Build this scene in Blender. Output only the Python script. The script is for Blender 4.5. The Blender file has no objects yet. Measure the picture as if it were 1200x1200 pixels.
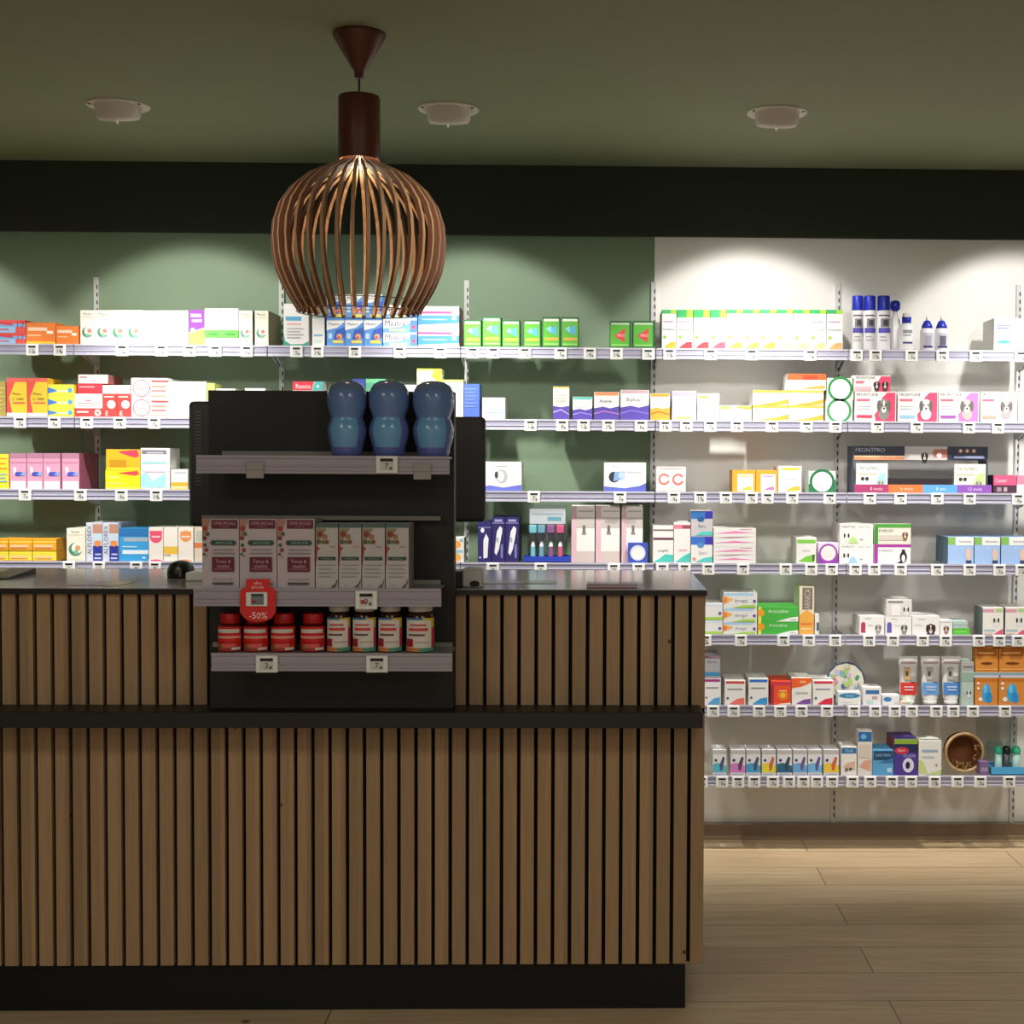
import bpy, math, random
from mathutils import Vector, Matrix
random.seed(7)
sc = bpy.context.scene
COL = sc.collection
# ---------------------------------------------------------------- camera
F, CX, CY = 1700.0, 741.0, 600.0
PITCH = math.atan(57/1700.0); YAW = math.radians(1.4); ROLL = 0.0050
CAM = Vector((0, 0, 1.38))
fw = Vector((math.sin(YAW)*math.cos(PITCH), math.cos(YAW)*math.cos(PITCH), -math.sin(PITCH)))
rt0 = Vector((math.cos(YAW), -math.sin(YAW), 0)); up0 = rt0.cross(fw)
rt = rt0*math.cos(ROLL) + up0*math.sin(ROLL); up = up0*math.cos(ROLL) - rt0*math.sin(ROLL)
cd = bpy.data.cameras.new('camera'); cam = bpy.data.objects.new('camera', cd); COL.objects.link(cam)
cam.matrix_world = Matrix(((rt.x, up.x, -fw.x, CAM.x), (rt.y, up.y, -fw.y, CAM.y), (rt.z, up.z, -fw.z, CAM.z), (0, 0, 0, 1)))
cd.sensor_width = 36; cd.sensor_fit = 'HORIZONTAL'; cd.lens = 36*F/1200.0
cd.shift_x = (600-CX)/1200.0; cd.shift_y = 0; cd.clip_start = .05
sc.camera = cam

def P(x, y, Y):                     # where the sight line through a photo point meets the vertical plane at depth Y
    d = fw + rt*((x-CX)/F) - up*((y-CY)/F)
    return CAM + d*(Y/d.y)
def PZ(x, y, Z):
    d = fw + rt*((x-CX)/F) - up*((y-CY)/F)
    return CAM + d*((Z-CAM.z)/d.z)

# ---------------------------------------------------------------- materials
def lin(h):
    v = [int(h[i:i+2], 16)/255.0 for i in (0, 2, 4)]
    return tuple(c/12.92 if c <= .04045 else ((c+.055)/1.055)**2.4 for c in v) + (1,)
MC = {}
def mat(h, rough=.5, metal=0.0, spec=.4, emit=0.0):
    k = (h, rough, metal, spec, emit)
    if k in MC: return MC[k]
    m = bpy.data.materials.new('print_'+h); m.use_nodes = True
    b = m.node_tree.nodes['Principled BSDF']
    b.inputs['Base Color'].default_value = lin(h); b.inputs['Roughness'].default_value = rough
    b.inputs['Metallic'].default_value = metal; b.inputs['Specular IOR Level'].default_value = spec
    if emit:
        b.inputs['Emission Color'].default_value = lin(h); b.inputs['Emission Strength'].default_value = emit
    MC[k] = m; return m
def nodes(name):
    m = bpy.data.materials.new(name); m.use_nodes = True
    return m, m.node_tree.nodes, m.node_tree.links, m.node_tree.nodes['Principled BSDF']
def rgb_mix(N, L, fac, a, b, t='MIX'):
    n = N.new('ShaderNodeMix'); n.data_type = 'RGBA'; n.blend_type = t
    if isinstance(fac, float): n.inputs[0].default_value = fac
    else: L.new(fac, n.inputs[0])
    for i, c in ((6, a), (7, b)):
        if isinstance(c, tuple): n.inputs[i].default_value = c
        else: L.new(c, n.inputs[i])
    return n.outputs[2]
def paint(name, h, rough=.75, bump=.03, var=.06):
    m, N, L, b = nodes(name)
    tc = N.new('ShaderNodeTexCoord'); no = N.new('ShaderNodeTexNoise'); no.inputs['Scale'].default_value = 2.2; no.inputs['Detail'].default_value = 3
    L.new(tc.outputs['Object'], no.inputs['Vector'])
    c = lin(h); d = tuple(x*(1-var) for x in c[:3])+(1,)
    L.new(rgb_mix(N, L, no.outputs['Fac'], c, d), b.inputs['Base Color'])
    n2 = N.new('ShaderNodeTexNoise'); n2.inputs['Scale'].default_value = 240; L.new(tc.outputs['Object'], n2.inputs['Vector'])
    bp = N.new('ShaderNodeBump'); bp.inputs['Strength'].default_value = bump; bp.inputs['Distance'].default_value = .002
    L.new(n2.outputs['Fac'], bp.inputs['Height']); L.new(bp.outputs['Normal'], b.inputs['Normal'])
    b.inputs['Roughness'].default_value = rough
    return m
M_green = paint('green_wall_paint', '7e957a', .6)
M_ceil = paint('green_ceiling_paint', '848c6a', .8)
M_band = paint('dark_green_paint', '2e362a', .8)
M_white = paint('white_wall_panel', 'eceae6', .35, .01, .03)
M_side = paint('side_wall_paint', '8a9282', .8)
M_black = paint('black_laminate', '1c1a19', .45, .04, .2)
M_panel = paint('matt_black_panel', '1a1816', .6, .05, .15)
M_felt = paint('black_felt', '0c0a09', .95)

def m_slats():
    m, N, L, b = nodes('oak_slat_veneer')
    tc = N.new('ShaderNodeTexCoord'); sp = N.new('ShaderNodeSeparateXYZ'); L.new(tc.outputs['Object'], sp.inputs[0])
    dv = N.new('ShaderNodeMath'); dv.operation = 'DIVIDE'; L.new(sp.outputs['X'], dv.inputs[0]); dv.inputs[1].default_value = SP
    fl = N.new('ShaderNodeMath'); fl.operation = 'FLOOR'; L.new(dv.outputs[0], fl.inputs[0])
    wn = N.new('ShaderNodeTexWhiteNoise'); wn.noise_dimensions = '1D'; L.new(fl.outputs[0], wn.inputs['W'])
    cb = N.new('ShaderNodeCombineXYZ'); L.new(sp.outputs['X'], cb.inputs[0]); L.new(sp.outputs['Y'], cb.inputs[1])
    m1 = N.new('ShaderNodeMath'); m1.operation = 'MULTIPLY'; m1.inputs[1].default_value = .035; L.new(sp.outputs['Z'], m1.inputs[0])
    a1 = N.new('ShaderNodeMath'); a1.operation = 'MULTIPLY_ADD'; a1.inputs[1].default_value = 9.0; L.new(wn.outputs['Value'], a1.inputs[0]); L.new(m1.outputs[0], a1.inputs[2])
    L.new(a1.outputs[0], cb.inputs[2])
    g = N.new('ShaderNodeTexNoise'); g.inputs['Scale'].default_value = 190; g.inputs['Detail'].default_value = 3; L.new(cb.outputs[0], g.inputs['Vector'])
    base = rgb_mix(N, L, g.outputs['Fac'], lin('bc9e78'), lin('9c7a57'))
    hs = N.new('ShaderNodeHueSaturation'); L.new(base, hs.inputs['Color'])
    mr = N.new('ShaderNodeMapRange'); L.new(wn.outputs['Value'], mr.inputs['Value']); mr.inputs['To Min'].default_value = .84; mr.inputs['To Max'].default_value = 1.14
    L.new(mr.outputs[0], hs.inputs['Value'])
    vo = N.new('ShaderNodeTexVoronoi'); vo.inputs['Scale'].default_value = 7; L.new(tc.outputs['Object'], vo.inputs['Vector'])
    cr = N.new('ShaderNodeMapRange'); cr.inputs['From Min'].default_value = .02; cr.inputs['From Max'].default_value = .05; L.new(vo.outputs['Distance'], cr.inputs['Value'])
    L.new(rgb_mix(N, L, cr.outputs[0], lin('4a2f1c'), hs.outputs['Color']), b.inputs['Base Color'])
    b.inputs['Roughness'].default_value = .55
    return m
def m_floor():
    m, N, L, b = nodes('pale_oak_planks')
    tc = N.new('ShaderNodeTexCoord')
    mp = N.new('ShaderNodeMapping'); L.new(tc.outputs['Object'], mp.inputs[0]); mp.inputs['Location'].default_value = (-.757, .015, 0)
    br = N.new('ShaderNodeTexBrick'); L.new(mp.outputs[0], br.inputs['Vector'])
    br.inputs['Scale'].default_value = 1; br.inputs['Brick Width'].default_value = 1.42; br.inputs['Row Height'].default_value = .205
    br.inputs['Mortar Size'].default_value = .0022; br.inputs['Mortar Smooth'].default_value = .3; br.offset = .5; br.offset_frequency = 2
    br.inputs['Color1'].default_value = lin('d8c19c'); br.inputs['Color2'].default_value = lin('c6ad88'); br.inputs['Mortar'].default_value = lin('6f5c47')
    mp2 = N.new('ShaderNodeMapping'); L.new(tc.outputs['Object'], mp2.inputs[0]); mp2.inputs['Scale'].default_value = (1.3, 16, 1)
    g = N.new('ShaderNodeTexNoise'); g.inputs['Scale'].default_value = 2.6; g.inputs['Detail'].default_value = 6; g.inputs['Roughness'].default_value = .6; L.new(mp2.outputs[0], g.inputs['Vector'])
    cr = N.new('ShaderNodeMapRange'); cr.inputs['From Min'].default_value = .35; cr.inputs['From Max'].default_value = .7; cr.inputs['To Max'].default_value = .55; L.new(g.outputs['Fac'], cr.inputs['Value'])
    c1 = rgb_mix(N, L, cr.outputs[0], br.outputs['Color'], lin('a4886a'))
    vo = N.new('ShaderNodeTexVoronoi'); vo.inputs['Scale'].default_value = 2.1; L.new(mp.outputs[0], vo.inputs['Vector'])
    kr = N.new('ShaderNodeMapRange'); kr.inputs['From Min'].default_value = .012; kr.inputs['From Max'].default_value = .035; L.new(vo.outputs['Distance'], kr.inputs['Value'])
    L.new(rgb_mix(N, L, kr.outputs[0], lin('5a4634'), c1), b.inputs['Base Color'])
    b.inputs['Roughness'].default_value = .42; b.inputs['Specular IOR Level'].default_value = .35
    bp = N.new('ShaderNodeBump'); bp.inputs['Strength'].default_value = .25; bp.inputs['Distance'].default_value = .002
    L.new(br.outputs['Fac'], bp.inputs['Height']); bp.invert = True; L.new(bp.outputs['Normal'], b.inputs['Normal'])
    return m
def m_clear(name, tint, gl, rough=.08):
    m, N, L, b = nodes(name); N.remove(b); out = N['Material Output']
    t = N.new('ShaderNodeBsdfTransparent'); t.inputs[0].default_value = tint
    g = N.new('ShaderNodeBsdfGlossy'); g.inputs['Roughness'].default_value = rough
    mx = N.new('ShaderNodeMixShader'); mx.inputs[0].default_value = gl
    L.new(t.outputs[0], mx.inputs[1]); L.new(g.outputs[0], mx.inputs[2]); L.new(mx.outputs[0], out.inputs[0])
    return m
M_glass = m_clear('clear_acrylic', (.97, .98, .975, 1), .08)
M_clearp = m_clear('clear_plastic', (.80, .84, .86, 1), .18)
def m_lampwood():
    m, N, L, b = nodes('walnut_strip')
    tc = N.new('ShaderNodeTexCoord'); mp = N.new('ShaderNodeMapping'); mp.inputs['Scale'].default_value = (60, 60, 6); L.new(tc.outputs['Object'], mp.inputs[0])
    g = N.new('ShaderNodeTexNoise'); g.inputs['Scale'].default_value = 2; g.inputs['Detail'].default_value = 4; L.new(mp.outputs[0], g.inputs['Vector'])
    L.new(rgb_mix(N, L, g.outputs['Fac'], lin('d0a67a'), lin('a47c58')), b.inputs['Base Color'])
    b.inputs['Roughness'].default_value = .5
    return m
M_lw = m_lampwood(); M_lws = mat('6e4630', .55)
M_cap = mat('5c2c1c', .38, 0, .5)
M_rail = mat('bcbbcb', .28, 0, .5); M_rail2 = mat('9e9db2', .3, 0, .5)
M_drail = mat('a8a0aa', .28, 0, .5)
M_metal = mat('cfd0d2', .4, .0, .5)
M_tag = mat('f2f2f0', .5)

# ---------------------------------------------------------------- mesh builder
TXT = {}
def text_geo(s):
    if s in TXT: return TXT[s]
    cu = bpy.data.curves.new('t', 'FONT'); cu.body = s; cu.resolution_u = 2
    ob = bpy.data.objects.new('t', cu); COL.objects.link(ob)
    dg = bpy.context.evaluated_depsgraph_get(); dg.update()
    me = ob.evaluated_get(dg).to_mesh()
    vs = [(v.co.x, v.co.y) for v in me.vertices]; fs = [tuple(p.vertices) for p in me.polygons]
    ob.evaluated_get(dg).to_mesh_clear()
    bpy.data.objects.remove(ob); bpy.data.curves.remove(cu)
    x0 = min(v[0] for v in vs); x1 = max(v[0] for v in vs); y0 = min(v[1] for v in vs); y1 = max(v[1] for v in vs)
    TXT[s] = ([(a-x0, b-y0) for a, b in vs], fs, x1-x0, y1-y0)
    return TXT[s]

class MB:
    def __init__(s): s.v = []; s.f = []; s.mi = []; s.ms = []; s.sm = []
    def m(s, m):
        if m not in s.ms: s.ms.append(m)
        return s.ms.index(m)
    def add(s, vs, fs, m, smooth=False):
        o = len(s.v); k = s.m(m)
        s.v += [tuple(v) for v in vs]
        for f in fs: s.f.append(tuple(i+o for i in f)); s.mi.append(k); s.sm.append(smooth)
    def box(s, a, b, m, side=None):
        x0, y0, z0 = a; x1, y1, z1 = b
        vs = [(x0,y0,z0),(x1,y0,z0),(x1,y1,z0),(x0,y1,z0),(x0,y0,z1),(x1,y0,z1),(x1,y1,z1),(x0,y1,z1)]
        s.add(vs, [(0,1,5,4),(2,3,7,6),(4,5,6,7),(3,2,1,0)], m)
        s.add(vs, [(1,2,6,5),(3,0,4,7)], side or m)
    def bevbox(s, a, b, m, r=.004):
        x0,y0,z0 = a; x1,y1,z1 = b
        prof = []
        for cx, cz, a0 in ((x1-r,z1-r,0),(x0+r,z1-r,90),(x0+r,z0+r,180),(x1-r,z0+r,270)):
            for k in range(4):
                t = math.radians(a0+k*30); prof.append((cx+r*math.cos(t), cz+r*math.sin(t)))
        n = len(prof); vs = []
        for y, sc_ in ((y0, 1), (y0+r, 0), (y1-r, 0), (y1, 1)):
            for x, z in prof:
                if sc_:
                    cx, cz = (x0+x1)/2, (z0+z1)/2
                    x -= math.copysign(min(r*.7, abs(x-cx)), x-cx); z -= math.copysign(min(r*.7, abs(z-cz)), z-cz)
                vs.append((x, y, z))
        fs = [tuple(range(n)), tuple(reversed(range(3*n, 4*n)))]
        for j in range(3):
            for i in range(n): fs.append((j*n+(i+1)%n, j*n+i, (j+1)*n+i, (j+1)*n+(i+1)%n))
        fs = [tuple(reversed(f)) for f in fs]
        s.add(vs, fs, m)
    def prism(s, pts, y0, y1, m):       # pts in (x,z), counterclockwise seen from the front (-Y)
        n = len(pts); vs = [(x, y0, z) for x, z in pts]+[(x, y1, z) for x, z in pts]
        s.add(vs, [tuple(range(n)), tuple(reversed(range(n, 2*n)))]+[((i+1)%n, i, i+n, (i+1)%n+n) for i in range(n)], m)
    def prismx(s, pts, x0, x1, m):      # pts in (y,z)
        n = len(pts); vs = [(x0, y, z) for y, z in pts]+[(x1, y, z) for y, z in pts]
        s.add(vs, [tuple(reversed(range(n))), tuple(range(n, 2*n))]+[(i, (i+1)%n, (i+1)%n+n, i+n) for i in range(n)], m)
    def lathe(s, c, prof, m, n=24, mfun=None, smooth=True, cap=True, sy=1.0, M=None):
        vs = []
        for r, z in prof:
            for i in range(n):
                t = 2*math.pi*i/n; v = Vector((r*math.cos(t), sy*r*math.sin(t), z))
                if M: v = M @ v
                vs.append((c[0]+v.x, c[1]+v.y, c[2]+v.z))
        for j in range(len(prof)-1):
            for i in range(n):
                mm = m
                if mfun: mm = mfun(j, i, (prof[j][1]+prof[j+1][1])/2, 2*math.pi*(i+.5)/n) or m
                s.add([vs[j*n+i], vs[j*n+(i+1)%n], vs[(j+1)*n+(i+1)%n], vs[(j+1)*n+i]], [(0,1,2,3)], mm, smooth) if False else None
                k = s.m(mm)
                if j == 0 and i == 0: off = len(s.v); s.v += vs
                s.f.append((off+j*n+i, off+j*n+(i+1)%n, off+(j+1)*n+(i+1)%n, off+(j+1)*n+i)); s.mi.append(k); s.sm.append(smooth)
        if cap:
            k = s.m(m)
            if prof[0][0] > 1e-5: s.f.append(tuple(off+i for i in reversed(range(n)))); s.mi.append(k); s.sm.append(False)
            if prof[-1][0] > 1e-5: s.f.append(tuple(off+(len(prof)-1)*n+i for i in range(n))); s.mi.append(k); s.sm.append(False)
    def build(s, name, origin=(0,0,0), parent=None, loc=None):
        me = bpy.data.meshes.new(name); ox, oy, oz = origin
        me.from_pydata([(x-ox, y-oy, z-oz) for x, y, z in s.v], [], s.f)
        for m in s.ms: me.materials.append(m)
        me.polygons.foreach_set('material_index', s.mi); me.polygons.foreach_set('use_smooth', s.sm)
        me.update()
        o = bpy.data.objects.new(name, me); COL.objects.link(o)
        if parent: o.parent = parent
        else: o.location = origin
        return o
    # ---- printed pattern on a front face lying in plane y = Y0 (facing -Y)
    def decals(s, x0, z0, w, h, Y0, dec, step=.00022):
        k = 0
        for d in dec:
            k += 1; y = Y0-step*k; t = d[0]
            if t == 'r':
                _, u0, v0, u1, v1, c = d
                s.add([(x0+u0*w,y,z0+v0*h),(x0+u1*w,y,z0+v0*h),(x0+u1*w,y,z0+v1*h),(x0+u0*w,y,z0+v1*h)], [(0,1,2,3)], mat(c))
            elif t == 'p':
                s.add([(x0+u*w, y, z0+v*h) for u, v in d[1]], [tuple(range(len(d[1])))], mat(d[2]))
            elif t in 'ce':
                cu, cv = d[1], d[2]; rx = d[3]*w; rz = rx if t == 'c' else d[4]*h; c = d[4] if t == 'c' else d[5]
                n = 18; s.add([(x0+cu*w+rx*math.cos(2*math.pi*i/n), y, z0+cv*h+rz*math.sin(2*math.pi*i/n)) for i in range(n)], [tuple(range(n))], mat(c))
            elif t == 't' or t == 'tv':
                _, st, cu, cv, hh, c, mw = d
                vs, fs, tw, th = text_geo(st)
                if t == 't':
                    k1 = hh*h/th; kx = min(k1, mw*w/tw)
                    pts = [(x0+cu*w+(a-tw/2)*kx, y, z0+cv*h+(b-th/2)*k1) for a, b in vs]
                else:
                    k1 = hh*w/th; kx = mw*h/tw
                    pts = [(x0+cu*w-(b-th/2)*k1, y, z0+cv*h+(a-tw/2)*kx) for a, b in vs]
                s.add(pts, fs, mat(c))
            elif t == 'dog':
                _, cu, cv, r, c, ec = d; R = r*w; X = x0+cu*w; Z = z0+cv*h
                def el(dx, dz, a, b, col, q):
                    n = 14; s.add([(X+dx*R+a*R*math.cos(2*math.pi*i/n), y-step*.3*q, Z+dz*R+b*R*math.sin(2*math.pi*i/n)) for i in range(n)], [tuple(range(n))], mat(col))
                el(0,-.95,.7,.75,c,0); el(-.62,.1,.26,.72,ec,3); el(.62,.1,.26,.72,ec,3); el(0,.12,.66,.9,c,2)
                el(0,-.38,.3,.4,'e4e0dc',3); el(0,.45,.12,.4,'e4e0dc',3); el(0,-.22,.15,.12,'201c1c',4.5); el(-.27,.2,.1,.11,'201c1c',4.5); el(.27,.2,.1,.11,'201c1c',4.5)

def tag(o, label=None, cat=None, group=None, kind=None):
    if label: o['label'] = label
    if cat: o['category'] = cat
    if group: o['group'] = group
    if kind: o['kind'] = kind
    return o
def empty(name, loc, label=None, cat=None, group=None, kind=None):
    o = bpy.data.objects.new(name, None); COL.objects.link(o); o.location = loc; o.empty_display_size = .05
    return tag(o, label, cat, group, kind)
def struct(name, mb, origin=(0,0,0)):
    return tag(mb.build(name, origin), kind='structure')

# ---------------------------------------------------------------- room shell
CEIL = 2.46; WY = 5.34; XL, XR, YB = -3.6, 3.4, -3.2
b = MB(); b.box((XL-.1, YB, -.08), (XR+.1, WY+.15, 0), m_floor()); struct('floor', b)
b = MB(); b.box((XL-.1, YB, CEIL), (XR+.1, WY+.15, CEIL+.1), M_ceil); struct('ceiling', b)
zt = P(700, 276, 5.315).z
xg = P(766, 500, WY).x
b = MB(); b.box((XL, WY, 0), (xg, WY+.1, CEIL), M_green); struct('wall_back_left', b)
b = MB(); b.box((xg, WY, 0), (XR, WY+.1, CEIL), M_white); b.box((xg, WY-.004, .075), (xg+.006, WY, zt), M_white); struct('wall_back_right', b)
b = MB(); b.box((XL-.1, YB, 0), (XL, WY+.1, CEIL), M_side); struct('wall_left', b)
b = MB(); b.box((XR, YB, 0), (XR+.1, WY+.1, CEIL), M_side); struct('wall_right', b)
b = MB(); b.box((XL, 5.315, zt), (XR, WY, CEIL), M_band); struct('trim_1', b)
b = MB(); b.box((XL, 5.30, .0), (XR, WY, .05), mat('7a624c', .2, 0, .7)); b.box((XL, 5.27, 0), (XR, 5.30, .01), mat('8d7860', .35)); struct('baseboard_back', b)

# ---------------------------------------------------------------- wall shelving
YS = 5.10                                   # front edge of the shelves
ZR = [P(870, 409, YS).z - .2515*i for i in range(7)]
UX = [P(x, 500, WY).x for x in (115, 331, 547, 765, 980, 1191)]
UX = [UX[0]-(UX[1]-UX[0])] + UX + [UX[-1]+(UX[1]-UX[0])]
BAY = ['far left bay', 'left bay', 'lamp bay', 'bay left of the white wall', 'first white bay', 'second white bay', 'white bay at the right edge']
RN = ['top', 'second', 'third', 'fourth', 'fifth', 'sixth', 'lowest']
utop = P(547, 329, WY).z
for i, x in enumerate(UX[:-1]):
    b = MB(); M_ = mat('c4c8c4', .4) if i < 4 else M_metal
    b.box((x-.009, WY-.012, .05), (x+.009, WY, utop), M_)
    z = .07
    while z < utop-.03:
        b.add([(x+.0015, WY-.0125, z), (x+.006, WY-.0125, z), (x+.006, WY-.0125, z+.015), (x+.0015, WY-.0125, z+.015)], [(0,1,2,3)], mat('2a2a28', .8)); z += .028
    if i == 0: continue
    struct('trim_%d' % (i+2), b)
RH = .0375
def rail_geo(b, x0, x1, yf, zt_, h, m):
    # C-shaped ticket rail: top lip, recessed strip, mid rib, lower lip
    b.prismx([(yf, zt_), (yf, zt_-h*.16), (yf+.003, zt_-h*.2), (yf+.003, zt_-h*.54), (yf+.0005, zt_-h*.56), (yf+.0005, zt_-h*.62), (yf+.003, zt_-h*.64), (yf+.003, zt_-h*.82), (yf, zt_-h*.86), (yf, zt_-h), (yf+.007, zt_-h), (yf+.007, zt_)], x0, x1, m)
    if m is M_rail: b.box((x0+.001, yf+.0026, zt_-h*.53), (x1-.001, yf+.003, zt_-h*.21), M_rail2); b.box((x0+.001, yf+.0026, zt_-h*.81), (x1-.001, yf+.003, zt_-h*.65), M_rail2)
for bi in range(7):
    x0, x1 = UX[bi]+.002, UX[bi+1]-.002
    for r in range(7):
        if bi < 2 and r > 3: continue
        z = ZR[r]
        e = empty('wall_shelf', ((x0+x1)/2, WY, z), 'clear acrylic wall shelf with ticket rail, %s level, %s' % (RN[r], BAY[bi]), 'shelf', 'clear wall shelves')
        o = e.location
        b = MB(); b.box((x0, YS+.004, z-.006), (x1, WY-.013, z), M_glass); b.build('shelf_plate', o, e)
        b = MB(); rail_geo(b, x0, x1, YS-.004, z+.001, RH, M_rail); b.build('price_rail', o, e)
        for xb in (x0+.004, x1-.007):
            b = MB(); b.prismx([(YS+.05, z-.0062), (WY-.0125, z-.0062), (WY-.0125, z-.06), (WY-.05, z-.055), (YS+.05, z-.016)], xb, xb+.003, M_metal); b.build('bracket', o, e)

YF = YS+.006
NB = [0]
def place(x0, x1, Y=None):
    Y = YF if Y is None else Y
    return P(x0, 500, Y).x+.0004, P(x1, 500, Y).x-.0004
def carton(x0, x1, yt, row, base, dec, label, group=None, z0=None, depth=.15, name='carton', cat='carton', Y=None, side=None, zr=None):
    Y = YF if Y is None else Y
    X0, X1 = place(x0, x1, Y)
    z0 = (ZR[row] if z0 is None else z0)
    z1 = P((x0+x1)/2, yt, Y).z
    mb = MB(); mb.box((X0, Y, z0+.0002), (X1, Y+depth, z1), mat(base), mat(side) if side else None)
    mb.decals(X0, z0, X1-X0, z1-z0, Y, dec)
    # folded tuck flap line on the top
    mb.box((X0+.001, Y+depth*.45, z1), (X1-.001, Y+depth*.47, z1+.0003), mat(side or base, .7))
    tag(mb.build(name, ((X0+X1)/2, Y+depth/2, z0)), label, cat, group)
    return z1+.0004
ORD = ['first', 'second', 'third', 'fourth', 'fifth', 'sixth', 'seventh', 'eighth', 'ninth', 'tenth', 'eleventh']
NUM = {2: 'two', 3: 'three', 4: 'four', 5: 'five', 6: 'six', 7: 'seven', 8: 'eight', 11: 'eleven'}
def run(xs, yt, row, base, dec, desc, group, **k):
    n = len(xs)
    for i, (a, c) in enumerate(xs):
        y = yt[i] if isinstance(yt, (list, tuple)) else yt
        dd = dec[i] if dec and isinstance(dec[0], list) else dec
        carton(a, c, y, row, base, dd, '%s, %s from left of %s' % (desc, ORD[i], NUM[n]), group, **k)
def stack(x0, x1, ys, row, base, dec, desc, group, zs=None, **k):       # ys: tops, lowest box first
    z = zs; n = len(ys)
    for i, y in enumerate(ys):
        w = 'alone' if n == 1 else ('bottom of its stack' if i == 0 else ('topmost of its stack' if i == n-1 else 'middle of its stack' if n == 3 else ORD[i]+' up in its stack'))
        z = carton(x0, x1, y, row, base, dec, '%s, %s' % (desc, w), group, z0=z, **k)
    return z

W = 'e9e8e5'
def lines(u0, u1, v, n, c, dv=.07, th=.022):
    return [('r', u0, v-i*dv, u1-(.12*(i % 2)), v-i*dv+th, c) for i in range(n)]
def leaf(g='4d9168', o='dc8668', t='Physio', tc='143c28'):
    return [('t', t, .47, .88, .085, tc, .86), ('r', .08, .79, .9, .805, 'd8b48c'), ('c', .46, .36, .36, g), ('c', .56, .40, .30, 'f4f2e4'), ('c', .60, .40, .15, o), ('c', .5, .27, .13, '86b4a4'), ('r', .08, .06, .85, .075, 'b8c4a8')]
# ---- top shelf, green wall
L1 = ', top shelf'
G17 = [('r',0,.45,1,.72,'78b4e6'), ('r',0,0,.7,.45,'9ccaf0'), ('p',[(0,.95),(.6,.8),(.62,.55),(0,.72)],'d8404a'), ('t','17',.86,.6,.5,'c83040',.3), ('r',.05,.2,.5,.32,'d8606a')]
stack(-8, 31, [390, 375], 0, 'e8584e', G17, 'flat red and blue carton printed 17, left end of top shelf', 'red and blue cartons printed 17')
OR = [('r',.06,.62,.72,.78,'ffd9c0'), ('r',.06,.38,.5,.44,'ffd0a8'), ('r',.7,.48,.92,.62,'fff0e0'), ('r',0,0,1,.13,'e8c83c')]
carton(31.5, 66, 378, 0, 'f08438', OR, 'large orange carton with yellow foot, top shelf beside 17 cartons', 'orange cartons', depth=.13)
carton(66.5, 93, 382, 0, 'f08438', OR[:3], 'smaller orange carton, top shelf left of the leaf circle cartons', 'orange cartons', depth=.1)
run([(95,113),(113,131),(131,149),(149,168)], 363.5, 0, 'f0eee0', leaf(), 'cream carton with green leaf circle, top shelf left group', 'leaf circle cartons', depth=.2)
run([(168,186),(186,203),(203,221)], 364, 0, 'f6f5ee', [('t','Physio',.5,.88,.075,'80987c',.8),('c',.5,.24,.26,'b4c4b8'),('c',.55,.24,.2,'e8e4dc'),('c',.5,.2,.09,'7c90b0')], 'pale cream carton with faint print, top shelf', 'pale cream cartons', depth=.2)
carton(222, 240, 363, 0, 'f2f2e6', [('p',[(0,.36),(1,.5),(1,1),(0,1)],'7c3c98'), ('p',[(0,0),(1,0),(1,.48),(0,.34)],'94c458'), ('r',.12,.8,.8,.88,'f8e8f8'), ('r',.2,.66,.85,.73,'f8e8f8'), ('c',.25,.42,.16,'f6ecf4')], 'purple and green carton, top shelf between pale and green banded cartons')
run([(240.5,260),(260.5,280)], 361.5, 0, W, [('r',0,.2,1,.42,'60b450'), ('r',.2,.28,.8,.33,'3c8c3c'), ('r',.1,.94,.9,.955,'a8c8a0')], 'white carton with light green band, top shelf', 'green banded cartons')
run([(280.5,296.5),(299,315)], 364, 0, 'eae4cf', leaf('5a9070','d88070'), 'beige carton with leaf circle, top shelf beside lamp', 'leaf circle cartons', side='8a8466', depth=.2)
carton(332, 362, 356, 0, W, [('p',[(0,0),(1,0),(1,.12),(.8,.05),(.3,.04),(.08,.12),(.02,.3),(.02,1),(0,1)],'3e9c84'), ('r',.1,.6,.72,.7,'5aa8d0'), ('r',.15,.5,.7,.54,'e8b0b8')]+lines(.15,.8,.4,4,'a8acb4'), 'tall white carton with teal edge and blue band under the lamp', depth=.14)
carton(366, 380.5, 367, 0, W, [('r',0,.85,1,.9,'90b8a8'), ('r',.15,.3,.85,.36,'7cb0d8'), ('r',0,.93,1,1,'b8ccd4'), ('r',.2,.1,.8,.2,'c8e0d8')], 'slim white carton, top shelf left of the small blue cartons', depth=.12)
MAA = [('p',[(0,.62),(.6,.72),(1,.95),(1,1),(0,1)],'f4f4f4'), ('t','Maalox',.42,.86,.1,'30304a',.75), ('p',[(.35,.2),(1,.35),(1,.75),(.5,.62)],'3c60c0'), ('c',.72,.38,.16,'e8a878'), ('c',.68,.34,.08,'d85848'), ('r',.35,.12,.92,.24,'e8d860'), ('r',.1,.3,.3,.5,'bcdcf4')]
for i, (a, c) in enumerate([(383,404),(404.5,426),(426.5,448)]):
    z = None
    for j, y in enumerate((375.5, 345)):
        z = carton(a, c, y, 0, '5e9ade', MAA, 'small blue stomach remedy carton under the lamp, %s row, %s column' % (['lower','upper'][j], ['left','middle','right'][i]), 'small blue stomach remedy cartons', z0=z)
MAW = [('p',[(0,.3),(.5,.4),(.98,.92),(.98,1),(0,1)],'f4f4f6'), ('t','Maalox',.36,.68,.4,'2c2c48',.6), ('r',.18,.1,.7,.26,'d8dca0'), ('c',.88,.45,.09,'e08090'), ('r',.8,.1,1,.9,'5a80d0'), ('c',.9,.4,.05,'d04860')]
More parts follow.
